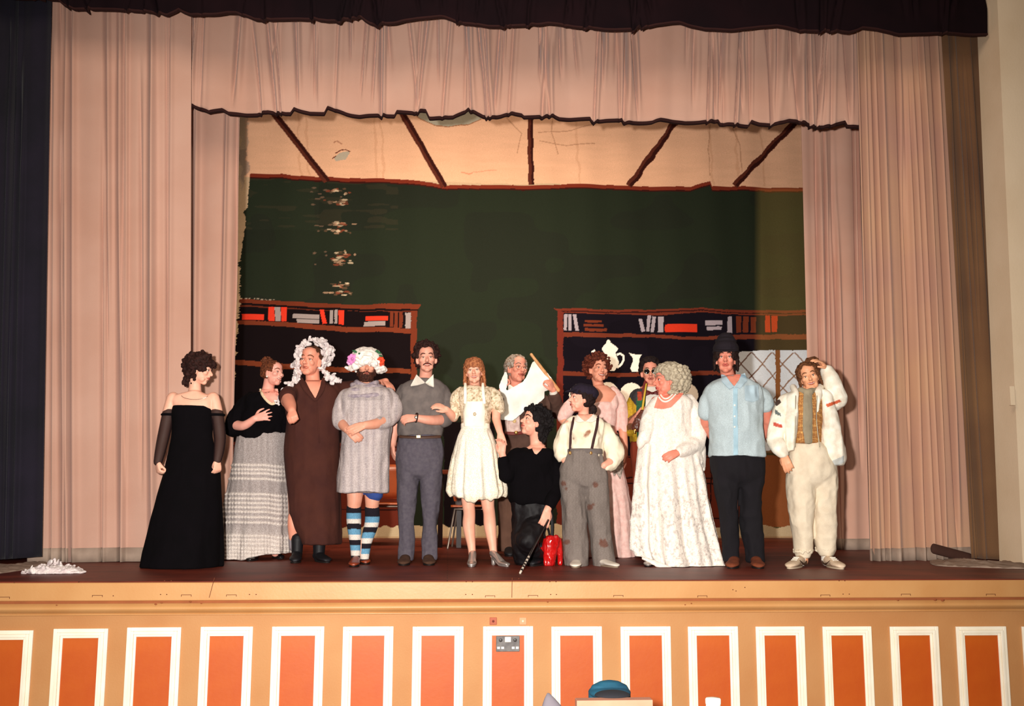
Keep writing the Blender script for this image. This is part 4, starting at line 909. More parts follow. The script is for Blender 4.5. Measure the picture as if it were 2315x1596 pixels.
    p.cloth('knit_dress', g, mat('knit', attr=True, var=(130,(226,222,222),2), rough=.95, bump=(120,.004)), voxel=.008, wrinkle=(.009,9,5), paint=knit, label='grey cable-knit jumper dress')
    g = M()
    for z,rx,ry in ((864,.085,.080),(872,.118,.105),(881,.148,.132),(891,.172,.152)):
        K = np.arange(25)*2*math.pi/24; c = p.P(829,z,0.0); g.tube([c+np.array([math.cos(t)*rx,math.sin(t)*ry,.008*math.sin(3*t+z)-.03*(math.sin(t)<0)*(-math.sin(t))]) for t in K], .021, sub=1, seg=10, caps=False)
    p.cloth('cowl_collar', g, fabric('cowl_knit',(176,162,166),.95,var=(30,(140,128,140)),bump=(120,.004)), voxel=.007, wrinkle=(.005,14,14))
    g = M(); p.torso(g, [(1090,784,872,.15),(1108,786,872,.14)], seg=40); p.limb(g, [(803,1105,0),(803,1111,0)], [.080,.076]); p.limb(g, [(845,1105,0),(846,1114,0)], [.084,.080]); p.cloth('shorts', g, fabric('blue_shorts',(50,74,140)), wrinkle=None)
    def sock(off):
        def f(v):
            px, py = project(v); c = np.tile(L((228,218,208)),(len(v),1)); t = ((py-off) % 36.0); t = np.where(py < off, 0, t); c[t < 12] = L((26,20,30)); c[(t >= 12)&(t < 25)] = L((102,156,188)); return c
        return f
    ms = mat('striped_sock', attr=True, var=(120,(225,222,222),2), rough=.95, bump=(300,.001))
    for (xk,xn,dd,off,y0) in ((800,804,0,1148,1146),(841,824,.03,1150,1149)):
        g = M(); p.limb(g, [(xk,y0,dd-.01),(xk,1180,dd+.02),(xn+(xk-xn)*.25,1225,dd),(xn,1262,dd-.01)], [.061,.061,.047,.037], seg=24); p.cloth('striped_sock', g, ms, voxel=.006, smooth=1, wrinkle=None, paint=sock(off+ (6 if dd else 0)), label='knee sock striped black, blue and white')
    mt = mat('tan_leather',(150,62,30),.4,spec=.5,var=(12,(122,48,24)))
    p.shoe((805,1270),(800,1290), mt, h=.06, w=.046); p.shoe((824,1262),(828,1276), mt, h=.06, w=.044)
p4()
# ---- 5 grey sweater
m_shirtw = fabric('white_shirt',(238,230,218),.8)
def collar(p, pts, mt=m_shirtw, name='shirt_collar'):
    for tri in pts:
        g = M(); q = [p.P(*t) for t in tri]; n = unit(np.cross(q[1]-q[0],q[2]-q[0]))*.004; k = len(q)
        g.add([x+n for x in q]+[x-n for x in q], [tuple(range(k)), tuple(range(2*k-1,k-1,-1))]+[(i,(i+1)%k,(i+1)%k+k,i+k) for i in range(k)]); obj(name, g, mt, p.root, smooth=False, bevel=.002)
def trousers(p, top, legA, legB, mt, wr=(.012,9,5), paint=None, name='trousers', voxel=.009, folds=None, label=None):
    e = top[-1]; top = list(top)+[(e[0]+16,e[1]+4,e[2]-4,e[3]*.86),(e[0]+30,e[1]+9,e[2]-9,e[3]*.55)]
    g = M(); p.torso(g, top, seg=48)
    for lg in (legA, legB):
        lg = [(lg[0][0]-14,lg[0][1]+5,lg[0][2]-5,lg[0][3]*.62)]+[(lg[0][0]+8,lg[0][1],lg[0][2],lg[0][3]*.92)]+list(lg[1:]); p.torso(g, lg, seg=40, n=2.2, sub=5)
    return p.cloth(name, g, mt, wrinkle=wr, paint=paint, voxel=voxel, label=label, smooth=7)
def p5():
    p = Person(945,1273,'person with bushy dark hair and moustache in a grey sweater and slate trousers', (224,160,138))
    T = [(860,946,974,.06),(868,930,988,.08),(880,910,1002,.11),(920,908,1000,.125),(960,908,996,.115),(990,906,992,.115),(1040,902,992,.12)]
    p.torso(p.m, T, .9)
    p.limb(p.m, [(918,890,0),(903,917,.03),(896,950,.06)], [.046,.046,.043]); p.limb(p.m, [(896,948,.06),(889,985,.06),(888,1006,.04)], [.044,.038,.028])
    p.hand(p.m, (888,1004,.04),(890,1040,.02),(-1,-.3,0), curl=.3, thumb=1, th_out=.4, spread=.05)
    p.limb(p.m, [(992,890,0),(1008,914,-.01),(1012,945,-.05)], [.046,.046,.044]); p.limb(p.m, [(1012,948,-.05),(975,950,-.20),(942,945,-.24)], [.046,.041,.030])
    p.hand(p.m, (944,945,-.24),(907,947,-.26),(0,-.9,.5), curl=.5, thumb=1, th_out=.35, spread=.05, k=1.05)
    for x0,x1 in ((922,917),(972,970)): p.limb(p.m, [(x0,1040,0),(x0,1140,0),(x1,1255,0)], [.085,.060,.040])
    p.head(964,812,-.01,yaw=3,pitch=2,roll=-3,h=.240,smile=.9,teeth=True,open_=.2,brow=(66,34,24),neck=(961,868,.02),neckr=.058)
    p.body()
    r = np.random.RandomState(9); lk = []
    for i in range(330):
        d = unit(r.randn(3)); q = np.array([0,-.020,.036])+d*(np.array([.0745,.094,.083])+r.uniform(.008,.040))
        if q[1] > .030 and q[2] < .088: continue
        if q[1] > -.012 and q[2] < .020: continue
        if q[2] < -.055: continue
        a = unit(r.randn(3))*.010; lk.append(([q-a,q+d*.004,q+a],[.008,.011,.008]))
    p.hair((50,22,16), vol=.006, r=.020, locks=lk, hl=.086, side=.012, back=-.07, temple=.03)
    lk = []
    for i in range(46):
        t = r.uniform(-1,1); q = np.array([t*.030,.0935-abs(t)*.012,-.0455-abs(t)**2*.012]); lk.append(([q,q+np.array([t*.006,0,-.005])],[.0048,.003]))
    p.hair((78,36,24), hl=9, side=9, back=9, locks=lk, name='moustache', voxel=.003, seed=4, wrinkle=None)
    ms = fabric('grey_sweater',(112,102,98),.95,var=(16,(96,88,86),5),bump=(180,.002))
    g = M(); p.torso(g, [(857,940,984,.07),(862,928,994,.085),(869,914,1002,.105),(879,904,1009,.125),(893,900,1010,.138),(915,899,1006,.145),(940,902,1002,.15),(968,899,1001,.158),(986,901,999,.146)], seg=60)
    p.limb(g, [(914,886,0),(903,912,.03),(897,946,.06)], [.066,.062,.055]); p.limb(g, [(1000,886,0),(1010,910,-.01),(1013,940,-.05),(1003,949,-.09)], [.065,.062,.062,.056])
    p.cloth('sweater', g, ms, wrinkle=(.010,9,6))
    g = M(); K = np.arange(25)*2*math.pi/24; c = p.P(961,862,-.01); g.tube([c+np.array([math.cos(t)*.068,math.sin(t)*.062,.012*math.sin(t)]) for t in K], .014, sub=1, seg=10, caps=False); obj('shirt_band', g, m_shirtw, p.root)
    collar(p, [[(942,848,-.075),(929,872,-.135),(944,870,-.14),(960,865,-.11)],[(979,848,-.075),(980,874,-.135),(969,870,-.14),(962,865,-.11)]])
    mt = fabric('slate_trousers',(86,80,88),.9,var=(40,(76,70,80),4))
    trousers(p, [(978,902,996,.125),(988,901,997,.130),(1005,898,999,.135),(1030,896,1001,.14),(1052,897,1001,.135)], [(1040,898,950,.11),(1070,897,947,.105),(1130,899,941,.085),(1200,902,937,.07),(1266,900,934,.065,-.01)], [(1040,948,1001,.11),(1070,951,1000,.105),(1130,953,995,.085),(1200,955,989,.07),(1264,954,986,.065,-.01)], mt)
    g = M(); a,b_ = p.P(903,987,-.118),p.P(996,987,-.118); g.tube([a,p.P(950,989,-.146),b_],[.012,.012,.012],flat=(1,.3)); bl = obj('belt', g, mat('brown_belt',(70,42,28),.5), p.root)
    g = M(); g.box((-.018,-.006,-.012),(.018,.003,.012), c=p.P(946,987,-.150)); obj('buckle', g, mat('brass',(214,160,90),.25,metal=.8), bl, smooth=False, bevel=.003)
    g = M(); c = p.P(941,944,-.24); ax = unit(p.P(975,950,-.20)-p.P(942,945,-.24)); u1 = unit(np.cross(ax,[0,1,.2])); u2 = np.cross(ax,u1); g.tube([c+u1*math.cos(t)*.036+u2*math.sin(t)*.036 for t in K], .006, sub=1, seg=8, caps=False); wt = obj('watch_strap', g, mat('dark_leather',(50,30,26),.6), p.root)
    g = M(); g.ball(c+np.array([0,-.036,0]), (.014,.006,.016)); obj('watch_face', g, mat('silver'), wt)
    mt = mat('brown_suede',(84,56,40),.85,var=(20,(66,42,30)))
    p.shoe((917,1268),(912,1283), mt, h=.065, w=.056); p.shoe((968,1268),(971,1283), mt, h=.065, w=.056)
p5()
# ---- 6 cream dress
def p6():
    p = Person(1090,1276,'person with a light brown bob in a short cream dress and silver heels', (236,176,150))
    T = [(872,1062,1086,.05),(880,1045,1104,.07),(890,1036,1114,.09),(915,1041,1110,.105),(940,1043,1106,.10),(965,1046,1103,.09),(1000,1038,1112,.11),(1040,1034,1118,.12)]
    p.torso(p.m, T, .92)
    p.limb(p.m, [(1040,892,0),(1030,918,.02),(1026,944,.03)], [.046,.042,.038]); p.limb(p.m, [(1026,944,.03),(1018,935,-.04),(1008,925,-.10)], [.038,.034,.027])
    p.hand(p.m, (1012,928,-.09),(985,914,-.14),(.2,-.8,.8), curl=.35, thumb=-1, th_out=.3, spread=.06, k=.95)
    p.limb(p.m, [(1110,892,0),(1121,918,-.01),(1122,948,-.04)], [.044,.040,.037]); p.limb(p.m, [(1122,948,-.04),(1127,965,-.09),(1131,980,-.12)], [.036,.031,.026])
    p.hand(p.m, (1131,978,-.12),(1136,1006,-.15),(-.2,-1,0), curl=.45, thumb=1, th_out=.3, spread=.04, k=.95)
    for pts in ([(1058,1100,0),(1059,1140,-.01),(1061,1160,0),(1060,1190,.02),(1066,1235,.0),(1068,1262,.0)],[(1100,1100,0),(1103,1140,-.01),(1106,1160,0),(1108,1190,.02),(1114,1235,.0),(1116,1256,.0)]): p.limb(p.m, pts, [.070,.054,.050,.052,.034,.030])
    p.limb(p.m, [(1068,1255,0),(1067,1266,-.04),(1066,1273,-.10)], [.030,.029,.018]); p.limb(p.m, [(1116,1252,0),(1124,1264,-.04),(1134,1272,-.09)], [.030,.029,.018])
    p.head(1072,840,-.01,yaw=-3,pitch=2,roll=-4,h=.215,wide=.98,smile=1,teeth=True,open_=.3,chinw=.8,jaw=.92,brow=(130,84,54),lip=(196,92,80),neck=(1073,882,.02),neckr=.047)
    p.body()
    r = np.random.RandomState(10); lk = []
    for i in range(230):
        a = r.uniform(-math.pi,math.pi); fr = abs(a) < 1.0   # a=0 front
        x = math.sin(a)*.082; y = -.015+math.cos(a)*.098; top = [(x*.15,-.01+y*.15,.125),(x*.75,y*.75,.098),(x*1.0,y*1.0,.050)]
        if fr: pts = [(x*.8,y*.80,.104),(x*1.0,y*1.05+.004,.070),(x*1.0,y*1.08+.003,.038-.014*r.rand())]; rad = [.012,.012,.005]
        else:
            e = r.uniform(-.145,-.08) if abs(a) < 2.2 else r.uniform(-.14,-.10)
            pts = top+[(x*1.10,y*1.05+(.0 if abs(a)>1.3 else -.03),-.02),(x*1.14+math.sin(a)*.006*r.randn(),y*1.05+(.0 if abs(a)>1.3 else -.04),e)]; rad = [.007,.009,.010,.010,.004]
        lk.append((pts,rad))
    p.hair((186,118,76), var=(128,70,44), hl=.050, side=.0, back=-.08, vol=.006, r=.016, locks=lk, voxel=.0045)
    def flo(base, sp, amt):
        def f(v):
            c = np.tile(L(base),(len(v),1)); n = vnoise(v*75)+.6*vnoise(v*150+4); k = (np.clip((n-.05)*3,0,1)*amt)[:,None]; c = c*(1-k)+L(sp)*k
            n = vnoise(v*60+20); k = (np.clip((n-.35)*4,0,1)*amt)[:,None]; return c*(1-k)+L((120,106,60))*k
        return f
    def skirtp(v):
        c = flo((250,240,220),(206,176,140),.32)(v); px,py = project(v); k = np.clip((np.abs(px-1072)-38)/14,0,1)+np.clip((py-1118)/10,0,1); k = np.clip(k,0,1)[:,None]; w_ = np.tile(L((255,250,236)),(len(v),1)); return c*k+w_*(1-k)
    ml = mat('floral_lace', attr=True, var=(130,(222,216,206),2), rough=.9, bump=(150,.003))
    g = M(); p.torso(g, [(874,1050,1094,.065),(882,1040,1108,.09),(893,1035,1114,.108),(915,1038,1112,.12),(940,1042,1108,.118),(968,1044,1105,.105)], seg=56)
    p.limb(g, [(1044,888,0),(1033,902,.01),(1029,925,.02),(1027,938,.02)], [.050,.058,.052,.046]); p.limb(g, [(1104,886,0),(1117,895,0),(1123,912,-.01),(1127,924,-.01)], [.050,.062,.064,.058])
    p.cloth('lace_blouse', g, ml, wrinkle=(.007,16,10), voxel=.007, paint=flo((240,222,196),(170,140,104),.62), label='floral lace blouse with short puffed sleeves')
    def bubble(v):
        px,py = project(v); k = np.clip((py-1112)/14,0,1)*np.exp(-((px-1066)/22)**2)*.06+np.clip((py-1112)/14,0,1)*np.exp(-((px-1110)/18)**2)*.035; v = v.copy(); v[:,2] -= k*(v[:,1]<p.Y+.1); v[:,2] += np.sin(px*.35)*.006*np.clip((py-1100)/20,0,1); return v
    g = M(); p.torso(g, [(962,1044,1106,.10),(970,1042,1108,.115),(990,1034,1116,.14),(1020,1026,1124,.165),(1060,1019,1131,.19),(1095,1014,1138,.205),(1112,1013,1141,.205),(1122,1018,1137,.19)], sub=6, folds=(.075,13,965,1060,.5), seg=110, n=2.1)
    p.cloth('skirt', g, ml, wrinkle=(.005,14,5), voxel=.007, smooth=2, paint=skirtp, cut=bubble, label='gathered cream skirt with floral lace hem')
    ma = fabric('cream_cotton',(255,248,230),.85,var=(9,(246,236,214)))
    g = M(); p.torso(g, [(908,1050,1097,.07,-.065),(935,1048,1099,.07,-.065),(966,1048,1099,.06,-.065)], seg=40); p.cloth('bib', g, ma, voxel=.007, wrinkle=(.004,14,8))
    g = M(); p.torso(g, [(957,1042,1107,.118),(970,1042,1108,.122)], seg=48); p.cloth('waistband', g, ma, voxel=.007, wrinkle=None)
    for (x0,x1) in ((1052,1052),(1092,1095)): 
        g = M(); g.tube([p.P(x0,866,-.03),p.P(x0,880,-.105),p.P(x1,912,-.142)],[.011,.013,.013],flat=(1,.3)); obj('apron_strap', g, ma, p.root)
    g = M(); 
    for k in range(5): g.ball(p.P(1073+2.5*math.cos(k*1.25),936+3*math.sin(k*1.25),-.140), .006, seg=8)
    obj('brooch', g, mat('brooch',(190,160,120),.5), p.root)
    mt = mat('silver_shoe',(186,176,170),.28,metal=.6)
    p.shoe((1069,1262),(1065,1284), mt, h=.050, w=.040, heelh=.06, sole=mt); p.shoe((1112,1267),(1148,1285), mt, h=.050, w=.040, heelh=.06, sole=mt)
p6()
# ---- 7 older man behind
def p7():
    p = Person(1150,1254,'grey-haired person in glasses and a brown jacket holding up a white cloth', (236,158,134))
    T = [(878,1152,1190,.07),(888,1138,1210,.11),(900,1128,1232,.13),(940,1130,1232,.145),(990,1134,1228,.145),(1040,1132,1226,.145)]
    p.torso(p.m, T, .88)
    p.limb(p.m, [(1226,905,0),(1248,928,-.05),(1258,930,-.10)], [.06,.055,.05]); p.limb(p.m, [(1258,930,-.12),(1254,905,-.21),(1250,882,-.27)], [.048,.042,.032])
    p.hand(p.m, (1250,884,-.27),(1238,850,-.335),(.5,-.6,.3), curl=.75, thumb=-1, th_out=.4, spread=.04, k=1.05)
    p.limb(p.m, [(1135,905,0),(1122,925,-.03),(1120,935,-.06)], [.06,.055,.05]); p.limb(p.m, [(1120,935,-.06),(1128,904,-.12),(1135,882,-.14)], [.048,.042,.032])
    p.hand(p.m, (1135,882,-.14),(1140,856,-.17),(-.5,-.2,.4), curl=.75, thumb=1, th_out=.4, spread=.04)
    for x in (1148,1210): p.limb(p.m, [(x,1040,0),(x,1140,0),(x,1240,0)], [.09,.06,.04])
    p.head(1168,835,-.01,yaw=30,pitch=4,roll=4,h=.268,wide=1.0,smile=.7,jaw=1.1,nose=1.15,brow=(130,110,96),neck=(1170,885,.02),neckr=.066,lip=(176,84,74))
    p.body()
    r = np.random.RandomState(11); lk = []
    for i in range(90):
        t = r.uniform(-1,1); lk.append(([(t*.06+.01,.066-abs(t)*.03,.092-abs(t)*.02),(t*.07,.01,.118-abs(t)*.05),(t*.072,-.07,.09-abs(t)*.05),(t*.06,-.10,.03)],[.006,.010,.011,.009]))
    for q in (-1,1):
        for i in range(30): z = r.uniform(-.02,.05); lk.append(([(q*.074,.02,z+.01),(q*.082,-.02,z+.01),(q*.070,-.07,z-.02)],[.005,.010,.008]))
    p.hair((176,166,156), var=(124,94,72), hl=.080, side=.012, back=-.07, vol=.003, r=.015, locks=lk)
    g = M(); K = np.arange(21)*2*math.pi/20
    for q in (-1,1): g.tube([p.W((q*.033+math.cos(t)*.023,.094-abs(q*.033+math.cos(t)*.023)*.12,-.003+math.sin(t)*.018)) for t in K], .0018, sub=1, seg=6, caps=False); g.tube([p.W((q*.056,.087,0)),p.W((q*.080,.01,.0))],[.0016,.0016],seg=6)
    g.tube([p.W((-.011,.096,.002)),p.W((.011,.096,.002))],[.0018,.0018],seg=6); obj('glasses', g, mat('thin_metal',(150,120,100),.3,metal=.7), p.root)
    mj = fabric('brown_jacket',(88,62,52),.9,var=(12,(76,52,44)))
    g = M(); p.torso(g, [(884,1145,1200,.10),(894,1132,1226,.14),(910,1124,1240,.16),(950,1126,1240,.165),(990,1130,1236,.165),(1050,1128,1236,.165)], seg=56)
    p.limb(g, [(1222,906,0),(1246,926,-.04),(1258,930,-.09)], [.080,.080,.070]); p.limb(g, [(1259,928,-.12),(1256,908,-.19),(1253,897,-.23)], [.062,.056,.050]); p.limb(g, [(1138,905,0),(1123,925,-.03),(1120,932,-.06)], [.075,.070,.062]); p.limb(g, [(1120,930,-.06),(1128,900,-.11)], [.058,.05])
    p.cloth('jacket', g, mj, wrinkle=(.012,8,6))
    g = M(); p.limb(g, [(1253,896,-.23),(1251,888,-.255)], [.042,.04]); obj('shirt_cuff', g, m_shirtw, p.root)
    g = M(); p.torso(g, [(884,1152,1188,.06,-.10),(930,1146,1184,.06,-.12),(978,1142,1182,.05,-.125)], seg=90, folds=(.05,12,880,900,1), n=2.0); p.cloth('frilled_blouse', g, fabric('pinkish_blouse',(232,204,192),.85,var=(30,(206,170,160))), voxel=.006, smooth=1, wrinkle=(.004,20,6))
    collar(p, [[(1150,868,-.10),(1149,892,-.17),(1160,888,-.18),(1166,880,-.16)],[(1186,862,-.10),(1190,882,-.17),(1180,888,-.18),(1168,880,-.16)]])
    g = M(); g.tube([p.P(1168,882,-.185),p.P(1165,895,-.19)],[.020,.026],flat=(1,.5)); obj('neck_scarf', g, mat('dark_red_silk',(112,40,34),.5), p.root)
    g = M(); g.ball(p.P(1163,952,-.185),(.018,.006,.018)); obj('medallion', g, mat('pale_gold',(226,190,130),.5), p.root)
    g = M(); g.tube([p.P(1142,979,-.175),p.P(1164,980,-.19),p.P(1186,977,-.175)],[.016,.016,.016],flat=(1,.4)); b_ = obj('sash', g, mat('dark_red_silk'), p.root)
    g = M(); g.ball(p.P(1167,978,-.20),(.020,.010,.018)); obj('buckle', g, mat('brass'), b_)
    trousers(p, [(1030,1130,1232,.15),(1060,1128,1232,.155)], [(1050,1126,1178,.12),(1150,1126,1170,.10),(1246,1126,1166,.085)], [(1050,1182,1232,.12),(1150,1186,1228,.10),(1246,1190,1228,.085)], fabric('olive_brown_trousers',(98,68,54),.9))
    mb = mat('black_boot'); p.shoe((1150,1248),(1152,1263), mb, h=.07, w=.055); p.shoe((1205,1248),(1208,1260), mb, h=.07, w=.055)
    # rolling pin and cloth held up
    a, b_ = p.P(1203,804,-.25), p.P(1262,882,-.25); ax = unit(b_-a); Ln = np.linalg.norm(b_-a)
    root = empty('rolling_pin', (a+b_)/2, 'pale wooden stick gripped by the grey-haired person, white cloth hanging from it', 'stick')
    g = M(); g.tube([a,a+ax*.08,b_-ax*.0],[.013,.015,.019], seg=18); obj('shaft', g, mat('pale_wood',(222,166,112),.5,var=(30,(200,140,90))), root)
    g = M(); g.tube([a-ax*.012,a+ax*.03],[.015,.013],seg=14); obj('knob', g, mat('pale_wood'), root)
    # the cloth: a hanging sheet
    outline = [(1148,841),(1140,838),(1126,872),(1130,890),(1139,905),(1130,918),(1126,928),(1131,951),(1160,953),(1172,944),(1192,926),(1214,917),(1232,902),(1233,886),(1248,882),(1252,872),(1251,866),(1251,857),(1213,809),(1202,818),(1188,852),(1180,862),(1146,881),(1150,862)]
    xs = np.arange(1118,1262,1.6); ys = np.arange(800,960,1.6); X,Y_ = np.meshgrid(xs,ys); ins = pip(X,Y_,outline); idx = -np.ones(X.shape,int); V = []
    for i in range(X.shape[0]):
        for j in range(X.shape[1]):
            idx[i,j] = len(V); x,y = X[i,j],Y_[i,j]; f_ = .020*math.sin((x*.8+y*.6)*.07)+.010*math.sin((x*.9-y*.5)*.12+1)+.004*math.sin((x*.7+y*.7)*.2)
            V.append(p.P(x,y,-.285+f_+.0006*abs(x-1180)))
    F2 = [(idx[i,j],idx[i,j+1],idx[i+1,j+1],idx[i+1,j]) for i in range(X.shape[0]-1) for j in range(X.shape[1]-1) if ins[i,j] and ins[i,j+1] and ins[i+1,j] and ins[i+1,j+1]]
    g = M(); g.add(np.array(V), F2); me = mesh_of('white_cloth', g, fabric('white_linen',(255,254,248),.8,var=(6,(242,236,224))))
    import bmesh; bm = bmesh.new(); bm.from_mesh(me); bmesh.ops.delete(bm, geom=[v for v in bm.verts if not v.link_faces], context='VERTS'); 
    for _ in range(5): bmesh.ops.smooth_vert(bm, verts=[v for v in bm.verts if v.is_boundary], factor=.5, use_axis_x=True, use_axis_y=True, use_axis_z=True)
    bm.to_mesh(me); bm.free()
    q = p.P(1180,900,-.25); o = obj('white_cloth', None, None, loc=tuple(q), me=me, solid=.004); tag(o, 'bright white cloth draped from a wooden stick in front of the grey-haired person', 'cloth')
p7()
# ---- 8 kneeling
def p8():
    p = Person(1190,1276,'kneeling person all in black with wavy black hair, face tilted up', (236,172,148))
    T = [(1004,1200,1232,.05),(1014,1182,1240,.08),(1024,1162,1250,.10),(1060,1160,1250,.13),(1100,1162,1250,.13),(1140,1165,1245,.13),(1160,1170,1238,.12)]
    p.torso(p.m, T, .85, yaw=-.3)
    p.limb(p.m, [(1166,1032,0),(1152,1056,-.06),(1148,1072,-.12)], [.052,.047,.042]); p.limb(p.m, [(1148,1072,-.12),(1140,1046,-.12),(1135,1024,-.12)], [.042,.036,.027])
    p.hand(p.m, (1135,1028,-.12),(1133,992,-.13),(.3,.9,0), curl=.45, thumb=1, th_out=.35, spread=.05, k=1.0)
    p.limb(p.m, [(1246,1034,0),(1258,1075,-.02),(1256,1110,-.08)], [.052,.047,.042]); p.limb(p.m, [(1256,1110,-.08),(1246,1134,-.18),(1238,1152,-.24)], [.042,.038,.030])
    p.hand(p.m, (1238,1150,-.24),(1229,1192,-.27),(.2,-1,0), curl=.38, thumb=-1, th_out=.5, spread=.12, k=1.08)
    p.limb(p.m, [(1190,1150,0),(1184,1205,-.02),(1182,1262,.0)], [.08,.06,.042]); p.limb(p.m, [(1182,1264,.0),(1190,1260,.2),(1200,1256,.42)], [.042,.042,.034])
    p.limb(p.m, [(1220,1150,0),(1208,1195,-.12),(1194,1216,-.20)], [.08,.06,.048]); p.limb(p.m, [(1194,1218,-.20),(1204,1245,-.15),(1218,1262,-.08)], [.046,.042,.034])
    p.head(1206,957,-.02,yaw=-62,pitch=22,roll=-2,h=.238,wide=.96,smile=.4,brow=(24,14,14),neck=(1215,1012,.02),neckr=.056,jaw=1.0,nose=1.05,iris=(20,14,14))
    p.body()
    r = np.random.RandomState(12); lk = []
    for i in range(300):
        d = unit(r.randn(3)); q = np.array([0,-.025,.034])+d*(np.array([.0745,.094,.083])+r.uniform(.006,.045))
        if q[1] > .040 and q[2] < .070: continue
        if q[1] > -.010 and q[2] < .012: continue
        if q[2] < -.075: continue
        a = unit(r.randn(3))*.016; lk.append(([q-a,q+d*.004,q+a],[.009,.014,.007]))
    for i in range(60):
        q = np.array([r.uniform(-.07,.07),-.09+r.uniform(-.03,.03),r.uniform(-.12,-.02)]); a = unit(r.randn(3))*.014; lk.append(([q-a,q,q+a],[.010,.015,.008]))
    p.hair((20,12,14), vol=.008, r=.020, locks=lk, hl=.068, side=.008, back=-.09, temple=.035)
    g = M(); p.torso(g, [(1014,1178,1246,.075,.01),(1020,1164,1252,.10),(1030,1154,1256,.125),(1060,1150,1256,.15),(1100,1148,1260,.16),(1128,1150,1260,.165),(1140,1158,1252,.145)], seg=60)
    p.limb(g, [(1170,1030,0),(1152,1052,-.05),(1146,1074,-.11)], [.070,.072,.066]); p.limb(g, [(1146,1074,-.12),(1140,1055,-.12),(1138,1042,-.12)], [.056,.046,.040])
    p.limb(g, [(1243,1034,0),(1258,1070,-.02),(1257,1108,-.08)], [.070,.070,.064]); p.limb(g, [(1257,1108,-.08),(1248,1130,-.17),(1242,1142,-.21)], [.058,.048,.038])
    def vneck(v):
        px,py = project(v); v = v.copy(); w_ = np.clip(1-np.abs(px-1212)/(24-(np.clip(py,1000,1026)-1000)*.75+1e-3),0,1)*(py<1026); v[:,1] += w_*.05*(v[:,1]<p.Y); return v
    sw = p.cloth('sweater', g, m_black, wrinkle=(.012,8,6))
    g = M(); 
    for t in np.linspace(0,1,22):
        q = p.P(1194+20*t, 1003+24*t, -.075-.055*t); g.ball(q,.006,seg=6)
    p.surf(sw); p.patch('neckline', [(1200,1008),(1234,1006),(1214,1028),(1208,1026)], p.skin, l=.003)
    trousers(p, [(1130,1158,1252,.14),(1160,1160,1244,.14)], [(1150,1160,1212,.12,-.02),(1205,1158,1206,.11,-.06),(1250,1160,1200,.10,-.07),(1276,1164,1200,.08,-.05)], [(1150,1200,1246,.12,-.02),(1190,1180,1232,.12,-.15),(1215,1166,1220,.11,-.22),(1236,1172,1218,.09,-.22),(1262,1194,1230,.07,-.10)], fabric('black_satin',(16,12,15),.6,spec=.25), wr=(.014,10,8))
    g = M(); p.limb(g, [(1182,1266,-.02),(1190,1262,.2),(1200,1256,.42)], [.065,.06,.05]); p.cloth('trouser_leg', g, fabric('black_satin',(16,12,15)), wrinkle=(.01,9,9))
    mb = mat('black_boot'); p.shoe((1228,1262),(1200,1281), mb, h=.08, w=.048, boot=.05); p.shoe((1212,1244),(1202,1250), mb, h=.07, w=.045)
    a = np.array(onfloor(1176,1297)); a[2] = .006; b_ = p.P(1238,1178,-.285); root = empty('walking_cane', a, 'thin cane with a white banded tip held by the kneeling person in black', 'cane'); t_ = .29
    c = a+(b_-a)*t_; g = M(); g.tube([c,b_+(b_-a)*.02],[.008,.009]); obj('shaft', g, mat('black_lacquer',(16,12,14),.25,spec=.6), root)
    g = M(); g.tube([a,c],[.0085,.0095]); obj('tip', g, mat('ivory_tip',(214,200,184),.4), root, )
    for k in (.16,.36,.50,.66,.86): g = M(); q = a+(c-a)*k; u_ = unit(c-a)*.006; g.tube([q-u_,q+u_],[.0105,.0105]); obj('band', g, mat('black_lacquer'), root)
    # red bag
    b0 = onfloor(1243,1279); root = empty('red_bag', b0, 'shiny red bag with a pointed side and long black strap hanging beside the kneeling person', 'bag'); Yr = float(b0[1]); Q = lambda x,y,d=0: at(x,y,Yr+d)
    g = M(); g.tube([Q(1243,1221),Q(1243,1240),Q(1242,1262),Q(1242,1276,.0)],[.050,.060,.050,.047], flat=(1,.8), seg=22); g.tube([Q(1232,1214),Q(1238,1232)],[.012,.045],flat=(1,.8)); g.tube([Q(1258,1216),Q(1254,1232)],[.030,.04],flat=(1,.8)); g.tube([Q(1217,1242),Q(1234,1243)],[.004,.038],flat=(1,.6)); g.tube([Q(1260,1222,.02),Q(1264,1245,.03),Q(1267,1262,.04),Q(1266,1275,.04)],[.034,.028,.020,.016],flat=(1,.8))
    mr = mat('red_vinyl',(196,22,20),.22,spec=.6,coat=.5,var=(12,(168,14,16)))
    remesh('bag_body', g, mr, root, voxel=.005, smooth=3, wrinkle=(.006,26,16), cut=lambda v: np.stack([v[:,0],v[:,1],np.maximum(v[:,2],.001)],1))
    g = M(); g.tube([Q(1248,1222,-.01),Q(1249,1190,-.02),Q(1247,1160,-.03),Q(1240,1150,-.05)],[.014,.015,.014,.010],flat=(1,.4)); obj('strap', g, mat('black_strap',(16,12,14),.6), root)
    g = M(); g.tube([Q(1232,1216,-.02),Q(1230,1204,-.04),Q(1234,1192,-.05),Q(1240,1198,-.03),Q(1243,1218,0)],[.009,.012,.012,.010,.008],flat=(1,.5)); obj('strap', g, mat('black_strap'), root)
p8()
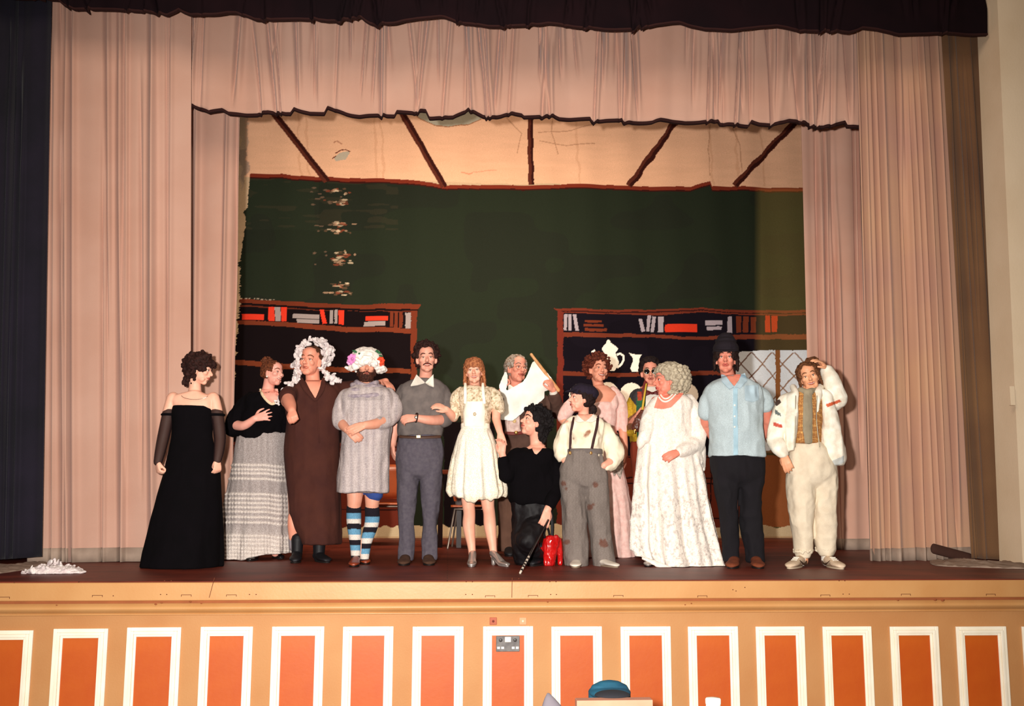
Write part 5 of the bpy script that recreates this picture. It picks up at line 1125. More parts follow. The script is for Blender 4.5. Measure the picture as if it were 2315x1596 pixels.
# ---- 9 cap, suspenders
def p9():
    p = Person(1326,1278,'person in a dark cap, stained white shirt, braces and baggy patched grey trousers', (236,172,148))
    T = [(938,1306,1338,.055),(946,1292,1356,.085),(958,1280,1368,.10),(980,1284,1362,.115),(1010,1284,1358,.115),(1040,1276,1362,.12),(1060,1274,1362,.12)]
    p.torso(p.m, T, .88)
    p.limb(p.m, [(1286,962,0),(1276,990,.02),(1269,1012,.03)], [.05,.045,.04]); p.limb(p.m, [(1269,1012,.03),(1274,1032,-.02),(1283,1050,-.06)], [.04,.036,.028]); p.hand(p.m, (1282,1048,-.06),(1292,1078,-.07),(-.6,-.8,0), curl=.3, spread=.03)
    p.limb(p.m, [(1360,966,0),(1378,995,.02),(1389,1028,.02)], [.05,.045,.04]); p.limb(p.m, [(1389,1030,.02),(1378,1046,-.05),(1366,1052,-.10)], [.04,.036,.028]); p.hand(p.m, (1368,1051,-.09),(1350,1078,-.09),(.6,-.8,0), curl=.3, spread=.03, thumb=-1)
    for a,b_ in ((1298,1300),(1342,1362)): p.limb(p.m, [(a,1060,0),((a+b_)/2,1150,0),(b_,1262,0)], [.085,.06,.04])
    p.head(1313,903,-.02,yaw=-62,pitch=8,roll=-3,h=.222,wide=.95,chinw=.85,jaw=.92,brow=(50,26,20),neck=(1320,946,.02),neckr=.048)
    p.body()
    p.hair((40,20,18), hl=.060, side=.0, back=-.095, vol=.008, r=.018, temple=.02, locks=[([(0,-.10,-.04),(0.01,-.125,-.07),(0,-.105,-.10)],[.03,.035,.024]),([(-.04,-.09,-.03),(-.03,-.11,-.09)],[.025,.02])])
    mc = fabric('navy_cap_wool',(34,24,40),.9); g = M(); W = p.W
    g.ball(W((0,-.028,.070)), np.array([.104,.126,.070]), A=p.A, seg=28); g.ball(W((0,-.05,.045)), np.array([.090,.095,.055]), A=p.A, seg=20)
    cap = p.cloth('flat_cap', g, mc, voxel=.005, wrinkle=(.004,20,20))
    g = M(); g.ball(W((0,.098,.056)), np.array([.064,.055,.011]), A=p.A@np.array([[1,0,0],[0,.95,.25],[0,-.25,.95]]), seg=20); obj('peak', g, mc, cap)
    g = M(); g.tube([W((-.02,.062,.108)),W((.012,.085,.088))],[.006,.004]); obj('cap_badge', g, mat('badge',(150,120,104),.4), cap)
    def stains(v):
        px,py = project(v); c = np.tile(L((244,232,208)),(len(v),1)); fr = v[:,1] < p.Y+.05; w_ = vnoise(v*60)*5+vnoise(v*130)*3
        for (x,y,r_) in ((1329,980,7),(1333,974,4),(1324,985,4),(1296,992,2.5),(1291,1000,2)):
            k = np.clip((r_-np.sqrt((px-x)**2+(py-y)**2)+w_*.6)/3,0,1)*fr; c = c*(1-k*.8)[:,None]+L((150,88,58))*(k*.8)[:,None]
        return c
    g = M(); p.torso(g, [(940,1298,1348,.07),(948,1286,1362,.10),(960,1277,1372,.12),(985,1280,1366,.135),(1010,1280,1362,.135),(1032,1280,1362,.13)], seg=56)
    p.limb(g, [(1288,968,0),(1276,990,.02),(1268,1012,.03),(1272,1030,-.01)], [.066,.066,.066,.054]); p.limb(g, [(1363,968,0),(1379,994,.02),(1390,1022,.02),(1386,1040,-.03)], [.068,.070,.072,.058])
    p.limb(g, [(1392,1030,.02),(1383,1052,-.04),(1372,1056,-.08)], [.060,.052,.034])
    sh_ = p.cloth('shirt', g, mat('stained_shirt', attr=True, var=(9,(232,228,222),4), rough=.85, bump=(200,.001)), wrinkle=(.016,10,7), paint=stains, label='loose white shirt with brown stains', voxel=.008)
    p.surf(sh_); p.patch('neckline', [(1306,938),(1342,936),(1336,944),(1323,953),(1312,946)], p.skin, l=.003)
    for pg in ([(1305,936),(1299,952),(1308,955),(1323,953),(1312,944)],[(1342,934),(1349,950),(1338,955),(1323,953),(1335,943)]): p.patch('shirt_collar', pg, m_shirtw, l=.012, thick=.006)
    for pts in ([(1298,944,-.105),(1293,965,-.13),(1290,990,-.142),(1289,1024,-.140)],[(1352,940,-.095),(1349,965,-.13),(1342,995,-.145),(1336,1024,-.142)]):
        b_ = p.line('brace_strap', [q[:2] for q in pts], .011, mat('dark_brown_strap',(58,28,28),.7), l=.006)
        g = M(); g.ball(p.on(pts[-1][0],pts[-1][1],.016), (.013,.008,.014)); obj('clip', g, mat('brass'), b_)
    def patch(v):
        px,py = project(v); c = np.tile(L((126,116,110)),(len(v),1)); fr = v[:,1] < p.Y; hb = np.sin(px*.9+np.abs((py*.16)%2-1)*3); c *= (1+.05*hb+.06*vnoise(v*30))[:,None]; w_ = vnoise(v*50)*5+vnoise(v*140)*3
        for (x,y,r_) in ((1274,1093,7),(1280,1105,4),(1347,1096,8),(1333,1147,8),(1341,1140,4),(1281,1226,8),(1365,1229,11),(1358,1222,6)):
            k = np.clip((r_-np.sqrt((px-x)**2+(py-y)**2)+w_*.5)/3,0,1)*fr; c = c*(1-k*.8)[:,None]+L((104,62,48))*(k*.8)[:,None]
        return c
    trousers(p, [(1020,1281,1361,.148),(1035,1275,1364,.150),(1055,1267,1368,.15),(1080,1267,1370,.155)], [(1070,1266,1320,.13),(1120,1268,1322,.125),(1180,1271,1324,.115),(1230,1274,1326,.11),(1280,1277,1330,.11,-.02)], [(1070,1314,1370,.13),(1120,1322,1372,.125),(1180,1332,1376,.115),(1230,1338,1382,.11),(1283,1340,1390,.11,-.02)], mat('baggy_tweed', attr=True, var=(200,(226,222,220),2), rough=.95, bump=(200,.002)), wr=(.014,9,4), paint=patch, label='baggy grey trousers with brown patches', voxel=.008)
    g = M(); p.torso(g, [(1015,1281,1361,.150),(1027,1280,1362,.153)], seg=44); p.cloth('waistband', g, fabric('grey_waistband',(112,102,98)), wrinkle=None)
    ms = mat('white_plimsoll',(232,222,208),.6); so = mat('rubber_sole',(150,130,110),.7)
    p.shoe((1304,1271),(1298,1286), ms, h=.05, w=.05, sole=so); p.shoe((1352,1274),(1394,1291), ms, h=.052, w=.05, sole=so)
p9()
# ---- 10 pink gown
def p10():
    p = Person(1375,1258,'smiling person with curly auburn hair in a long pale pink gown', (232,160,132))
    T = [(872,1344,1374,.055),(882,1326,1388,.09),(892,1312,1400,.11),(915,1322,1394,.13),(950,1326,1394,.12),(975,1328,1392,.115),(1030,1325,1398,.15)]
    p.torso(p.m, T, .92)
    p.limb(p.m, [(1316,895,0),(1290,920,.0),(1272,948,-.02)], [.052,.046,.042]); p.limb(p.m, [(1272,948,-.02),(1284,962,-.05),(1300,970,-.06)], [.042,.036,.028]); p.hand(p.m, (1298,969,-.06),(1330,980,-.02),(0,-1,0))
    p.limb(p.m, [(1394,895,0),(1405,935,.0),(1408,972,-.02)], [.052,.046,.042]); p.limb(p.m, [(1408,970,-.02),(1411,1005,-.04),(1413,1030,-.05)], [.042,.036,.028])
    p.hand(p.m, (1413,1028,-.05),(1411,1062,-.07),(1,-.5,0), curl=.35, thumb=-1, th_out=.4, spread=.05)
    for x in (1350,1385): p.limb(p.m, [(x,1030,0),(x,1150,0),(x,1245,0)], [.09,.06,.04])
    p.head(1352,837,-.01,yaw=24,pitch=6,roll=4,h=.245,wide=1.0,smile=1,teeth=True,open_=.6,chinw=.95,brow=(110,56,36),neck=(1357,884,.01),neckr=.054)
    p.body()
    r = np.random.RandomState(15); lk = []
    for i in range(360):
        d = unit(r.randn(3)); q = np.array([0,-.020,.036])+d*(np.array([.0745,.094,.083])+r.uniform(.010,.048))
        if q[1] > .035 and q[2] < .062+.02*r.rand(): continue
        if q[1] > -.010 and q[2] < .010: continue
        if q[2] < -.085: continue
        a = unit(r.randn(3))*.012; lk.append(([q-a,q+d*.006,q+a],[.008,.012,.007]))
    p.hair((112,50,30), var=(70,26,18), vol=.008, r=.018, locks=lk, hl=.066, side=.012, back=-.09, temple=.035)
    g = M(); K = np.linspace(0,2*math.pi,41)[:-1]
    for t in K: q = p.P(1360+19*math.cos(t), 882+9*math.sin(t), 0); q = p.P(1360,880,0)+np.array([math.cos(t)*.072,math.sin(t)*.075-.005,-.0+.040*math.sin(t)]); g.ball(q,.0065,seg=8)
    obj('pearl_necklace', g, mat('pearl'), p.root)
    mp = fabric('pink_gown',(240,202,192),.8,var=(30,(228,182,172),3),bump=(160,.002))
    g = M(); p.torso(g, [(912,1332,1388,.12),(920,1324,1392,.135),(950,1324,1394,.135),(975,1326,1393,.125),(1000,1322,1398,.15),(1060,1318,1408,.19),(1130,1312,1420,.22),(1200,1305,1428,.25),(1257,1300,1434,.265)], sub=6, folds=(.08,9,970,1200,1), seg=96)
    p.limb(g, [(1322,888,0),(1300,908,.0),(1282,930,-.01),(1272,944,-.02)], [.056,.068,.066,.050]); p.limb(g, [(1390,888,0),(1401,915,.0),(1406,950,-.01),(1408,970,-.02)], [.056,.066,.058,.050])
    p.limb(g, [(1330,885,.01),(1330,900,-.03),(1334,916,-.08)], [.036,.042,.04]); p.limb(g, [(1386,882,.01),(1388,900,-.03),(1388,916,-.08)], [.040,.042,.04])
    p.torso(g, [(886,1316,1398,.08,.05),(920,1322,1394,.10,.04)], seg=30)
    gw = p.cloth('gown', g, mp, wrinkle=(.008,10,4), voxel=.008)
    p.surf(gw); p.patch('lace_overskirt', [(1370,984),(1397,980),(1404,1000),(1409,1030),(1408,1060),(1402,1084),(1394,1070),(1388,1078),(1380,1050),(1372,1030)], mat('grey_floral_lace',(206,190,180),.9,var=(34,(140,128,116),3),bump=(90,.006)), l=.010, thick=.012, label='grey floral lace swag at the hip')
    g = M(); p.torso(g, [(978,1322,1396,.135),(986,1322,1397,.137)], seg=40); p.cloth('waist_ribbon', g, mat('pink_ribbon',(226,160,146),.6), wrinkle=None, voxel=.007)
p10()
# ---- 11 sunglasses
def p11():
    p = Person(1468,1257,'person in round sunglasses, dark bow tie and yellow and green patchwork jacket', (226,152,128))
    T = [(868,1455,1488,.06),(880,1440,1505,.09),(890,1430,1520,.12),(930,1430,1520,.13),(990,1432,1518,.13),(1040,1432,1518,.13)]
    p.torso(p.m, T, .88)
    p.limb(p.m, [(1440,898,0),(1426,935,-.02),(1426,965,-.06)], [.055,.05,.045]); p.limb(p.m, [(1427,965,-.06),(1434,952,-.18),(1442,942,-.26)], [.043,.038,.030])
    p.hand(p.m, (1440,944,-.26),(1456,926,-.30),(-.3,-.9,.4), curl=.8, thumb=-1, th_out=.4, spread=.04, k=1.05)
    p.limb(p.m, [(1512,898,0),(1520,940,.02),(1518,980,.02)], [.055,.05,.045]); p.hand(p.m, (1517,980,.02),(1516,1015,0),(0,-1,0))
    for x in (1455,1495): p.limb(p.m, [(x,1040,0),(x,1140,0),(x,1245,0)], [.09,.06,.04])
    p.head(1470,843,-.01,yaw=2,pitch=0,roll=0,h=.245,wide=1.0,brow=(40,22,18),neck=(1472,882,.01),neckr=.055,lip=(176,84,84),eyes=False)
    p.body()
    p.hair((34,18,18), vol=.012, r=.018, hl=.082, side=.015, back=-.08, temple=.03, top=1.0)
    g = M(); ml = mat('dark_lens',(20,12,14),.06,spec=.9); K = np.arange(21)*2*math.pi/20
    for q in (-1,1): g.ball(p.W((q*.033,.096,.002)), np.array([.024,.004,.024])*p.hk, A=p.A, seg=20)
    gl = obj('sunglasses', g, ml, p.root); g = M()
    for q in (-1,1): g.tube([p.W((q*.033+math.cos(t)*.025,.095,.002+math.sin(t)*.025)) for t in K], .0026, sub=1, seg=6, caps=False); g.tube([p.W((q*.058,.09,.012)),p.W((q*.080,.01,.006))],[.003,.003],seg=6)
    g.tube([p.W((-.010,.098,.008)),p.W((.010,.098,.008))],[.0026,.0026],seg=6); obj('frame', g, mat('gold_frame',(226,190,150),.3,metal=.6), gl)
    g = M(); p.torso(g, [(876,1456,1492,.075),(884,1444,1502,.10),(900,1440,1508,.125),(960,1440,1508,.13),(1020,1440,1508,.13)], seg=40); p.cloth('white_shirt', g, m_shirtw)
    def pat(v):
        px,py = project(v); c = np.tile(L((196,158,40)),(len(v),1))
        def q(poly,col): c[pip(px,py,poly)] = L(col)
        q([(1400,850),(1470,850),(1470,925),(1441,925),(1440,920),(1420,893),(1400,900)],(58,58,62)); q([(1439,900),(1470,895),(1470,935),(1439,930)],(40,96,66)); q([(1441,885),(1451,885),(1451,905),(1441,905)],(178,66,40)); q([(1438,922),(1466,915),(1466,990),(1440,990)],(34,84,60)); q([(1416,948),(1440,930),(1440,972),(1418,972)],(122,78,50)); return c*(1+.08*vnoise(v*40))[:,None]
    g = M(); p.torso(g, [(880,1438,1462,.09),(895,1426,1460,.13),(940,1424,1458,.14),(1000,1428,1458,.14)], seg=40); p.torso(g, [(880,1492,1508,.09),(895,1490,1522,.13),(940,1490,1522,.14),(1000,1490,1520,.14)], seg=40)
    p.limb(g, [(1441,895,0),(1427,925,-.01),(1421,955,-.04),(1424,972,-.07)], [.070,.070,.068,.060]); p.limb(g, [(1425,972,-.08),(1432,962,-.16)], [.058,.046]); p.limb(g, [(1510,895,0),(1520,940,.02),(1518,975,.02)], [.07,.065,.06])
    p.cloth('patchwork_jacket', g, mat('patchwork', attr=True, var=(60,(215,212,208),3), rough=.8, bump=(160,.002)), wrinkle=(.008,10,8), paint=pat, label='patchwork jacket of yellow, green, grey and red', voxel=.007)
    g = M(); g.tube([p.P(1460,862,-.06),p.P(1456,880,-.12),p.P(1456,900,-.14)],[.018,.020,.012],flat=(1,.5)); obj('red_lapel', g, mat('dark_red_silk'), p.root)
    g = M()
    for q in (-1,1): g.tube([p.P(1475,889,-.15),p.P(1475+q*7,888,-.155),p.P(1475+q*14,888,-.15)],[.010,.020,.032],flat=(1,.35))
    g.ball(p.P(1475,889,-.16),(.012,.012,.014)); p.cloth('bow_tie', g, mat('maroon_silk',(92,26,24),.45), voxel=.005, wrinkle=None)
    trousers(p, [(1000,1428,1520,.14),(1050,1430,1520,.14)], [(1040,1430,1474,.12),(1150,1434,1470,.09),(1245,1436,1468,.08)], [(1040,1476,1520,.12),(1150,1478,1512,.09),(1245,1480,1512,.08)], fabric('rust_trousers',(140,56,34)))
    p.shoe((1455,1249),(1455,1262), mat('black_boot'), h=.06, w=.05); p.shoe((1495,1249),(1495,1262), mat('black_boot'), h=.06, w=.05)
    c = p.P(1448,948,-.32); root = empty('stage_prop', c, 'brown leathery prop with a yellow stick and brass points before the patchwork jacket', 'prop')
    g = M(); g.tube([p.P(1461,868,-.31),p.P(1456,900,-.32),p.P(1451,935,-.33)],[.007,.010,.011]); obj('stick', g, mat('yellow_stick',(212,176,60),.5), root)
    g = M(); g.tube([p.P(1454,930,-.335),p.P(1447,948,-.34),p.P(1438,966,-.345)],[.020,.048,.050],flat=(1,.7)); g.tube([p.P(1452,935,-.335),p.P(1458,958,-.34)],[.02,.040],flat=(1,.6)); remesh('leather_cover', g, mat('brown_leather',(98,48,32),.4,spec=.5,var=(20,(70,32,22))), root, voxel=.005, wrinkle=(.006,30,30))
    for (x,y) in ((1436,971),(1434,976),(1453,970),(1463,970),(1461,975)):
        g = M(); g.tube([p.P(x,y-4,-.36),p.P(x+1,y+3,-.36)],[.008,.006]); obj('brass_point', g, mat('brass'), root)
p11()
# ---- 12 white gown, grey wig
def p12():
    p = Person(1512,1276,'person in a curled grey wig and sweeping white brocade gown', (228,138,116))
    T = [(892,1498,1526,.06),(900,1482,1552,.09),(912,1474,1568,.12),(940,1468,1566,.14),(985,1462,1560,.15),(1030,1458,1565,.17),(1060,1455,1568,.18)]
    p.torso(p.m, T, .82, yaw=-.1)
    p.limb(p.m, [(1546,928,0),(1568,952,.0),(1568,990,-.04)], [.036,.042,.040]); p.limb(p.m, [(1568,990,-.05),(1550,1012,-.17),(1532,1024,-.24)], [.040,.034,.028])
    p.hand(p.m, (1535,1022,-.24),(1500,1036,-.28),(.2,-.8,.5), curl=.4, thumb=1, th_out=.35, spread=.06)
    p.limb(p.m, [(1484,910,0),(1470,950,-.02),(1462,985,-.05)], [.055,.05,.045]); p.limb(p.m, [(1462,985,-.05),(1462,1015,-.05)], [.042,.032]); p.hand(p.m, (1462,1012,-.05),(1466,1040,-.04),(-.3,-.9,0), curl=.5)
    for x in (1490,1530): p.limb(p.m, [(x,1050,0),(x,1150,0),(x,1262,0)], [.1,.065,.04])
    p.head(1509,862,-.02,yaw=-68,pitch=2,roll=-4,h=.252,wide=1.02,jaw=1.15,chinw=1.2,nose=1.15,brow=(150,120,100),neck=(1518,905,.01),neckr=.062,lip=(180,70,66),smile=.2)
    p.body()
    r = np.random.RandomState(19); lk = []
    for row, z in enumerate(np.linspace(.105,-.095,8)):
        rad = math.sqrt(max(.05,1-((z-.02)/.14)**2)); nn = max(5,int(18*rad))
        for i in range(nn):
            a = (i+.5*(row%2))/nn*2*math.pi; x = math.sin(a)*.098*rad; y = -.045+math.cos(a)*.120*rad
            if y > .035 and z < .066: continue
            if y > .0 and z < .015: continue
            d = np.array([math.cos(a),-math.sin(a),0]); q = np.array([x,y,z]); lk.append(([q-d*.020,q+np.array([math.sin(a),math.cos(a),0])*.012,q+d*.020],[.010,.0185,.010]))
    p.hair((196,184,160), var=(150,136,116), vol=.016, r=.026, locks=lk, hl=.066, side=.008, back=-.095, temple=.03, name='wig', wrinkle=(.002,110,110))
    mp = mat('pearl'); g = M(); c = p.P(1520,902,-.0)
    for t in np.linspace(0,2*math.pi,45)[:-1]: q = c+np.array([math.cos(t)*.088,math.sin(t)*.085-.01,.010+.050*math.sin(t)]); g.ball(q,.0085,seg=8); q = c+np.array([math.cos(t)*.078,math.sin(t)*.078-.012,.018+.040*math.sin(t)]); g.ball(q,.007,seg=8)
    obj('pearl_necklace', g, mp, p.root)
    def broc(v):
        c = np.tile(L((250,240,230)),(len(v),1)); px,py = project(v); n = vnoise(v*np.array([60,60,40]))+.8*vnoise(v*120+7); k = (np.clip(n*1.6,0,1)*(.32+.5*np.clip((py-1040)/110,0,1)))[:,None]; c = c*(1-k)+L((194,182,174))*k; sp = vnoise(v*170)>.45; c[sp] = L((250,244,232))
        k = (((px>1458)&(px<1470)&(py>1010)&(v[:,1]<p.Y)))*1.0; c = c*(1-k)[:,None]+L((248,238,226))*k[:,None]; return c
    mb = mat('white_brocade', attr=True, var=(90,(240,236,232),3), rough=.45, spec=.5, bump=(140,.004), sheen=.2)
    g = M(); G = [(918,1478,1556,.13,0),(926,1470,1562,.145),(950,1462,1562,.16),(975,1454,1564,.17),(1000,1448,1568,.18),(1050,1442,1582,.21),(1100,1438,1590,.235),(1160,1436,1600,.26),(1220,1436,1612,.28),(1262,1440,1622,.30),(1290,1450,1630,.31,-.02)]
    p.torso(g, G, sub=7, folds=(.13,11,950,1180,1.4), seg=110, n=2.1)
    p.limb(g, [(1556,908,.01),(1568,935,.0),(1575,975,-.02),(1568,1008,-.06)], [.066,.080,.092,.080]); p.limb(g, [(1572,1000,-.05),(1556,1012,-.15),(1536,1021,-.225)], [.078,.062,.046]); p.limb(g, [(1575,990,-.02),(1584,1030,-.03),(1590,1062,-.03)], [.060,.045,.008]); p.limb(g, [(1560,1012,-.10),(1575,1035,-.08),(1588,1055,-.05)], [.05,.04,.01])
    p.limb(g, [(1490,908,0),(1474,930,-.03),(1464,965,-.08),(1458,990,-.12)], [.056,.064,.066,.05]); p.limb(g, [(1458,980,-.12),(1450,1000,-.12),(1446,1012,-.12)], [.045,.035,.015])
    p.torso(g, [(893,1506,1546,.085,.01),(900,1492,1556,.11),(910,1482,1564,.13),(925,1476,1564,.145)], seg=50)
    def hem(v):
        px,py = project(v); v = v.copy(); k = np.clip((1500-px)/50,0,1)*np.clip((py-1240)/40,0,1)*.12; v[:,2] += k; v[:,2] = np.maximum(v[:,2],.004); return v
    bg = p.cloth('brocade_gown', g, mb, wrinkle=(.009,9,4), voxel=.008, paint=broc, cut=hem, label='white and silver brocade gown')
    p.surf(bg); nk = p.patch('neckline', [(1478,922),(1487,897),(1494,890),(1547,888),(1535,904),(1517,921),(1498,925)], p.skin, l=.004)
    g = M(); nn = 26
    for (a_,b_,c_,rr) in (((1490,898),(1503,917),(1531,886),.0085),((1494,893),(1504,908),(1527,882),.0075)):
        for t in np.linspace(0,1,nn):
            q = (1-t)**2*np.array(a_)+2*t*(1-t)*(np.array(b_)*1.0+np.array([2,6]))+t*t*np.array(c_); g.ball(p.on(q[0],q[1],.012,fb=-.08), rr, seg=8)
    obj('pearl_necklace', g, mp, p.root)
    g = M(); K = [(1452,1262,-.30),(1475,1270,-.32),(1500,1282,-.34),(1525,1291,-.35),(1555,1293,-.34),(1590,1292,-.30),(1620,1290,-.22),(1634,1284,-.10)]
    g.tube([p.P(*k) for k in K],[.010,.022,.028,.024,.016,.014,.016,.008],flat=(1,.4), sub=5); p.cloth('satin_hem', g, fabric('white_satin',(244,232,220),.4,spec=.5), voxel=.007, wrinkle=(.006,12,12), cut=lambda v: np.stack([v[:,0],v[:,1],np.maximum(v[:,2],.003)],1))
    p.shoe((1468,1268),(1462,1282), mat('silver_shoe'), h=.05, w=.04)
p12()
# ---- 13 blue shirt, hat
def p13():
    p = Person(1682,1280,'person in a dark hat, light blue short-sleeved shirt and black trousers, hands behind the back', (214,134,112))
    T = [(856,1634,1674,.06),(866,1616,1694,.085),(882,1600,1712,.115),(920,1600,1715,.14),(970,1610,1715,.135),(1030,1612,1722,.135),(1060,1612,1722,.135)]
    p.torso(p.m, T, .86)
    p.limb(p.m, [(1614,900,0),(1597,924,.03),(1596,955,.08)], [.046,.048,.045]); p.limb(p.m, [(1596,952,.08),(1610,985,.17),(1632,1008,.22)], [.046,.040,.030]); p.hand(p.m, (1630,1006,.22),(1662,1018,.22),(0,1,0))
    p.limb(p.m, [(1704,894,0),(1727,917,.03),(1736,952,.08)], [.046,.050,.047]); p.limb(p.m, [(1736,950,.08),(1724,985,.17),(1702,1008,.22)], [.046,.040,.030]); p.hand(p.m, (1704,1006,.22),(1672,1018,.22),(0,1,0))
    for a,b_ in ((1645,1656),(1698,1708)): p.limb(p.m, [(a,1050,0),((a+b_)/2,1150,0),(b_,1270,0)], [.09,.062,.042])
    p.head(1641,812,-.02,yaw=-2,pitch=4,roll=1,h=.250,wide=.96,jaw=1.0,nose=1.1,brow=(50,28,22),neck=(1650,866,.02),neckr=.060,lip=(190,84,76),lids=.003)
    p.body()
    r = np.random.RandomState(22); lk = []
    for i in range(110):
        a = r.choice([-1,1])*r.uniform(1.15,3.1); x = math.sin(a)*.084; y = -.02+math.cos(a)*.10; e = r.uniform(-.085,-.03)
        lk.append(([(x*.9,y*.9,.06),(x*1.05,y,.01),(x*1.12,y*1.02,e)],[.010,.013,.006]))
    p.hair((42,22,18), hl=.07, side=.0, back=-.09, vol=.006, r=.018, locks=lk, temple=.05)
    g = M(); W = p.W; mh = fabric('dark_felt_hat',(26,18,26),.9)
    g.tube([W((0,-.018,.060)),W((0,-.020,.100)),W((0,-.024,.138))],[.098,.094,.080],seg=28,flat=(1.0,1.0),up=(0,1,0.01)); g.ball(W((0,-.012,.142)), np.array([.082,.092,.024]), A=p.A, seg=24); g.ball(W((0,-.008,.085)), np.array([.097,.118,.062]), A=p.A, seg=28)
    g.ball(W((0,.045,.058)), np.array([.100,.085,.012]), A=p.A@np.array([[1,0,0],[0,.96,.26],[0,-.26,.96]]), seg=28); g.ball(W((0,-.02,.058)), np.array([.104,.112,.012]), A=p.A, seg=28)
    p.cloth('hat', g, mh, voxel=.005, wrinkle=(.002,15,15), smooth=14, label='dark brimmed hat')
    def bl(v):
        px,py = project(v); c = np.tile(L((182,198,204)),(len(v),1)); c *= (1+.05*vnoise(v*18))[:,None]; k = (np.exp(-((px-(1662+(py-860)*.0))/5)**4)*.4*(v[:,1]<p.Y))[:,None]; return c*(1-k)+L((172,206,224))*k
    ms = mat('blue_shirt', attr=True, var=(200,(228,226,224),3), rough=.85, bump=(200,.0012))
    g = M(); p.torso(g, [(851,1634,1680,.07),(857,1622,1692,.09),(865,1608,1706,.115),(877,1596,1718,.14),(892,1592,1722,.152),(915,1594,1722,.165),(950,1604,1720,.17),(990,1606,1722,.165),(1020,1604,1727,.165),(1032,1605,1728,.165)], seg=64)
    p.limb(g, [(1614,892,0),(1602,908,.01),(1597,932,.03)], [.074,.068,.062]); p.limb(g, [(1701,886,0),(1720,898,.01),(1730,914,.02)], [.076,.070,.064])
    sh_ = p.cloth('shirt', g, ms, wrinkle=(.014,7,5), paint=bl, label='light blue short-sleeved button shirt', voxel=.008)
    p.surf(sh_); p.patch('placket', [(1658,878),(1668,878),(1668,960),(1669,1030),(1659,1030),(1658,960)], fabric('pale_blue_cotton',(172,206,222)), l=.003, thick=.004)
    for y in (916,941,965): g = M(); g.ball(p.on(1661,y,.007),(.008,.003,.008)); obj('button', g, m_ws, p.root)
    p.patch('neckline', [(1640,848),(1676,846),(1672,858),(1660,874),(1650,862)], p.skin, l=.003)
    mk = fabric('blue_collar',(178,200,212)); 
    for pg in ([(1630,846),(1640,848),(1650,862),(1661,875),(1648,880),(1632,862)],[(1684,842),(1675,847),(1670,860),(1661,875),(1674,878),(1690,860)]): p.patch('collar', pg, mk, l=.010, thick=.006)
    p.patch('pocket', [(1684,872),(1714,870),(1716,904),(1701,909),(1685,905)], mk, l=.004, thick=.004)
    trousers(p, [(1020,1606,1724,.14),(1050,1608,1725,.145),(1070,1612,1724,.14)], [(1060,1612,1670,.12),(1120,1620,1668,.10),(1180,1628,1668,.085),(1268,1636,1674,.07,-.01)], [(1060,1664,1724,.12),(1120,1672,1722,.10),(1180,1676,1722,.085),(1272,1688,1728,.07,-.01)], fabric('black_jeans',(18,14,20),.9))
    mt = mat('tan_suede',(126,62,34),.8,var=(20,(100,46,26))); p.shoe((1662,1275),(1650,1290), mt, h=.075, w=.056); p.shoe((1708,1278),(1712,1296), mt, h=.075, w=.056)
p13()
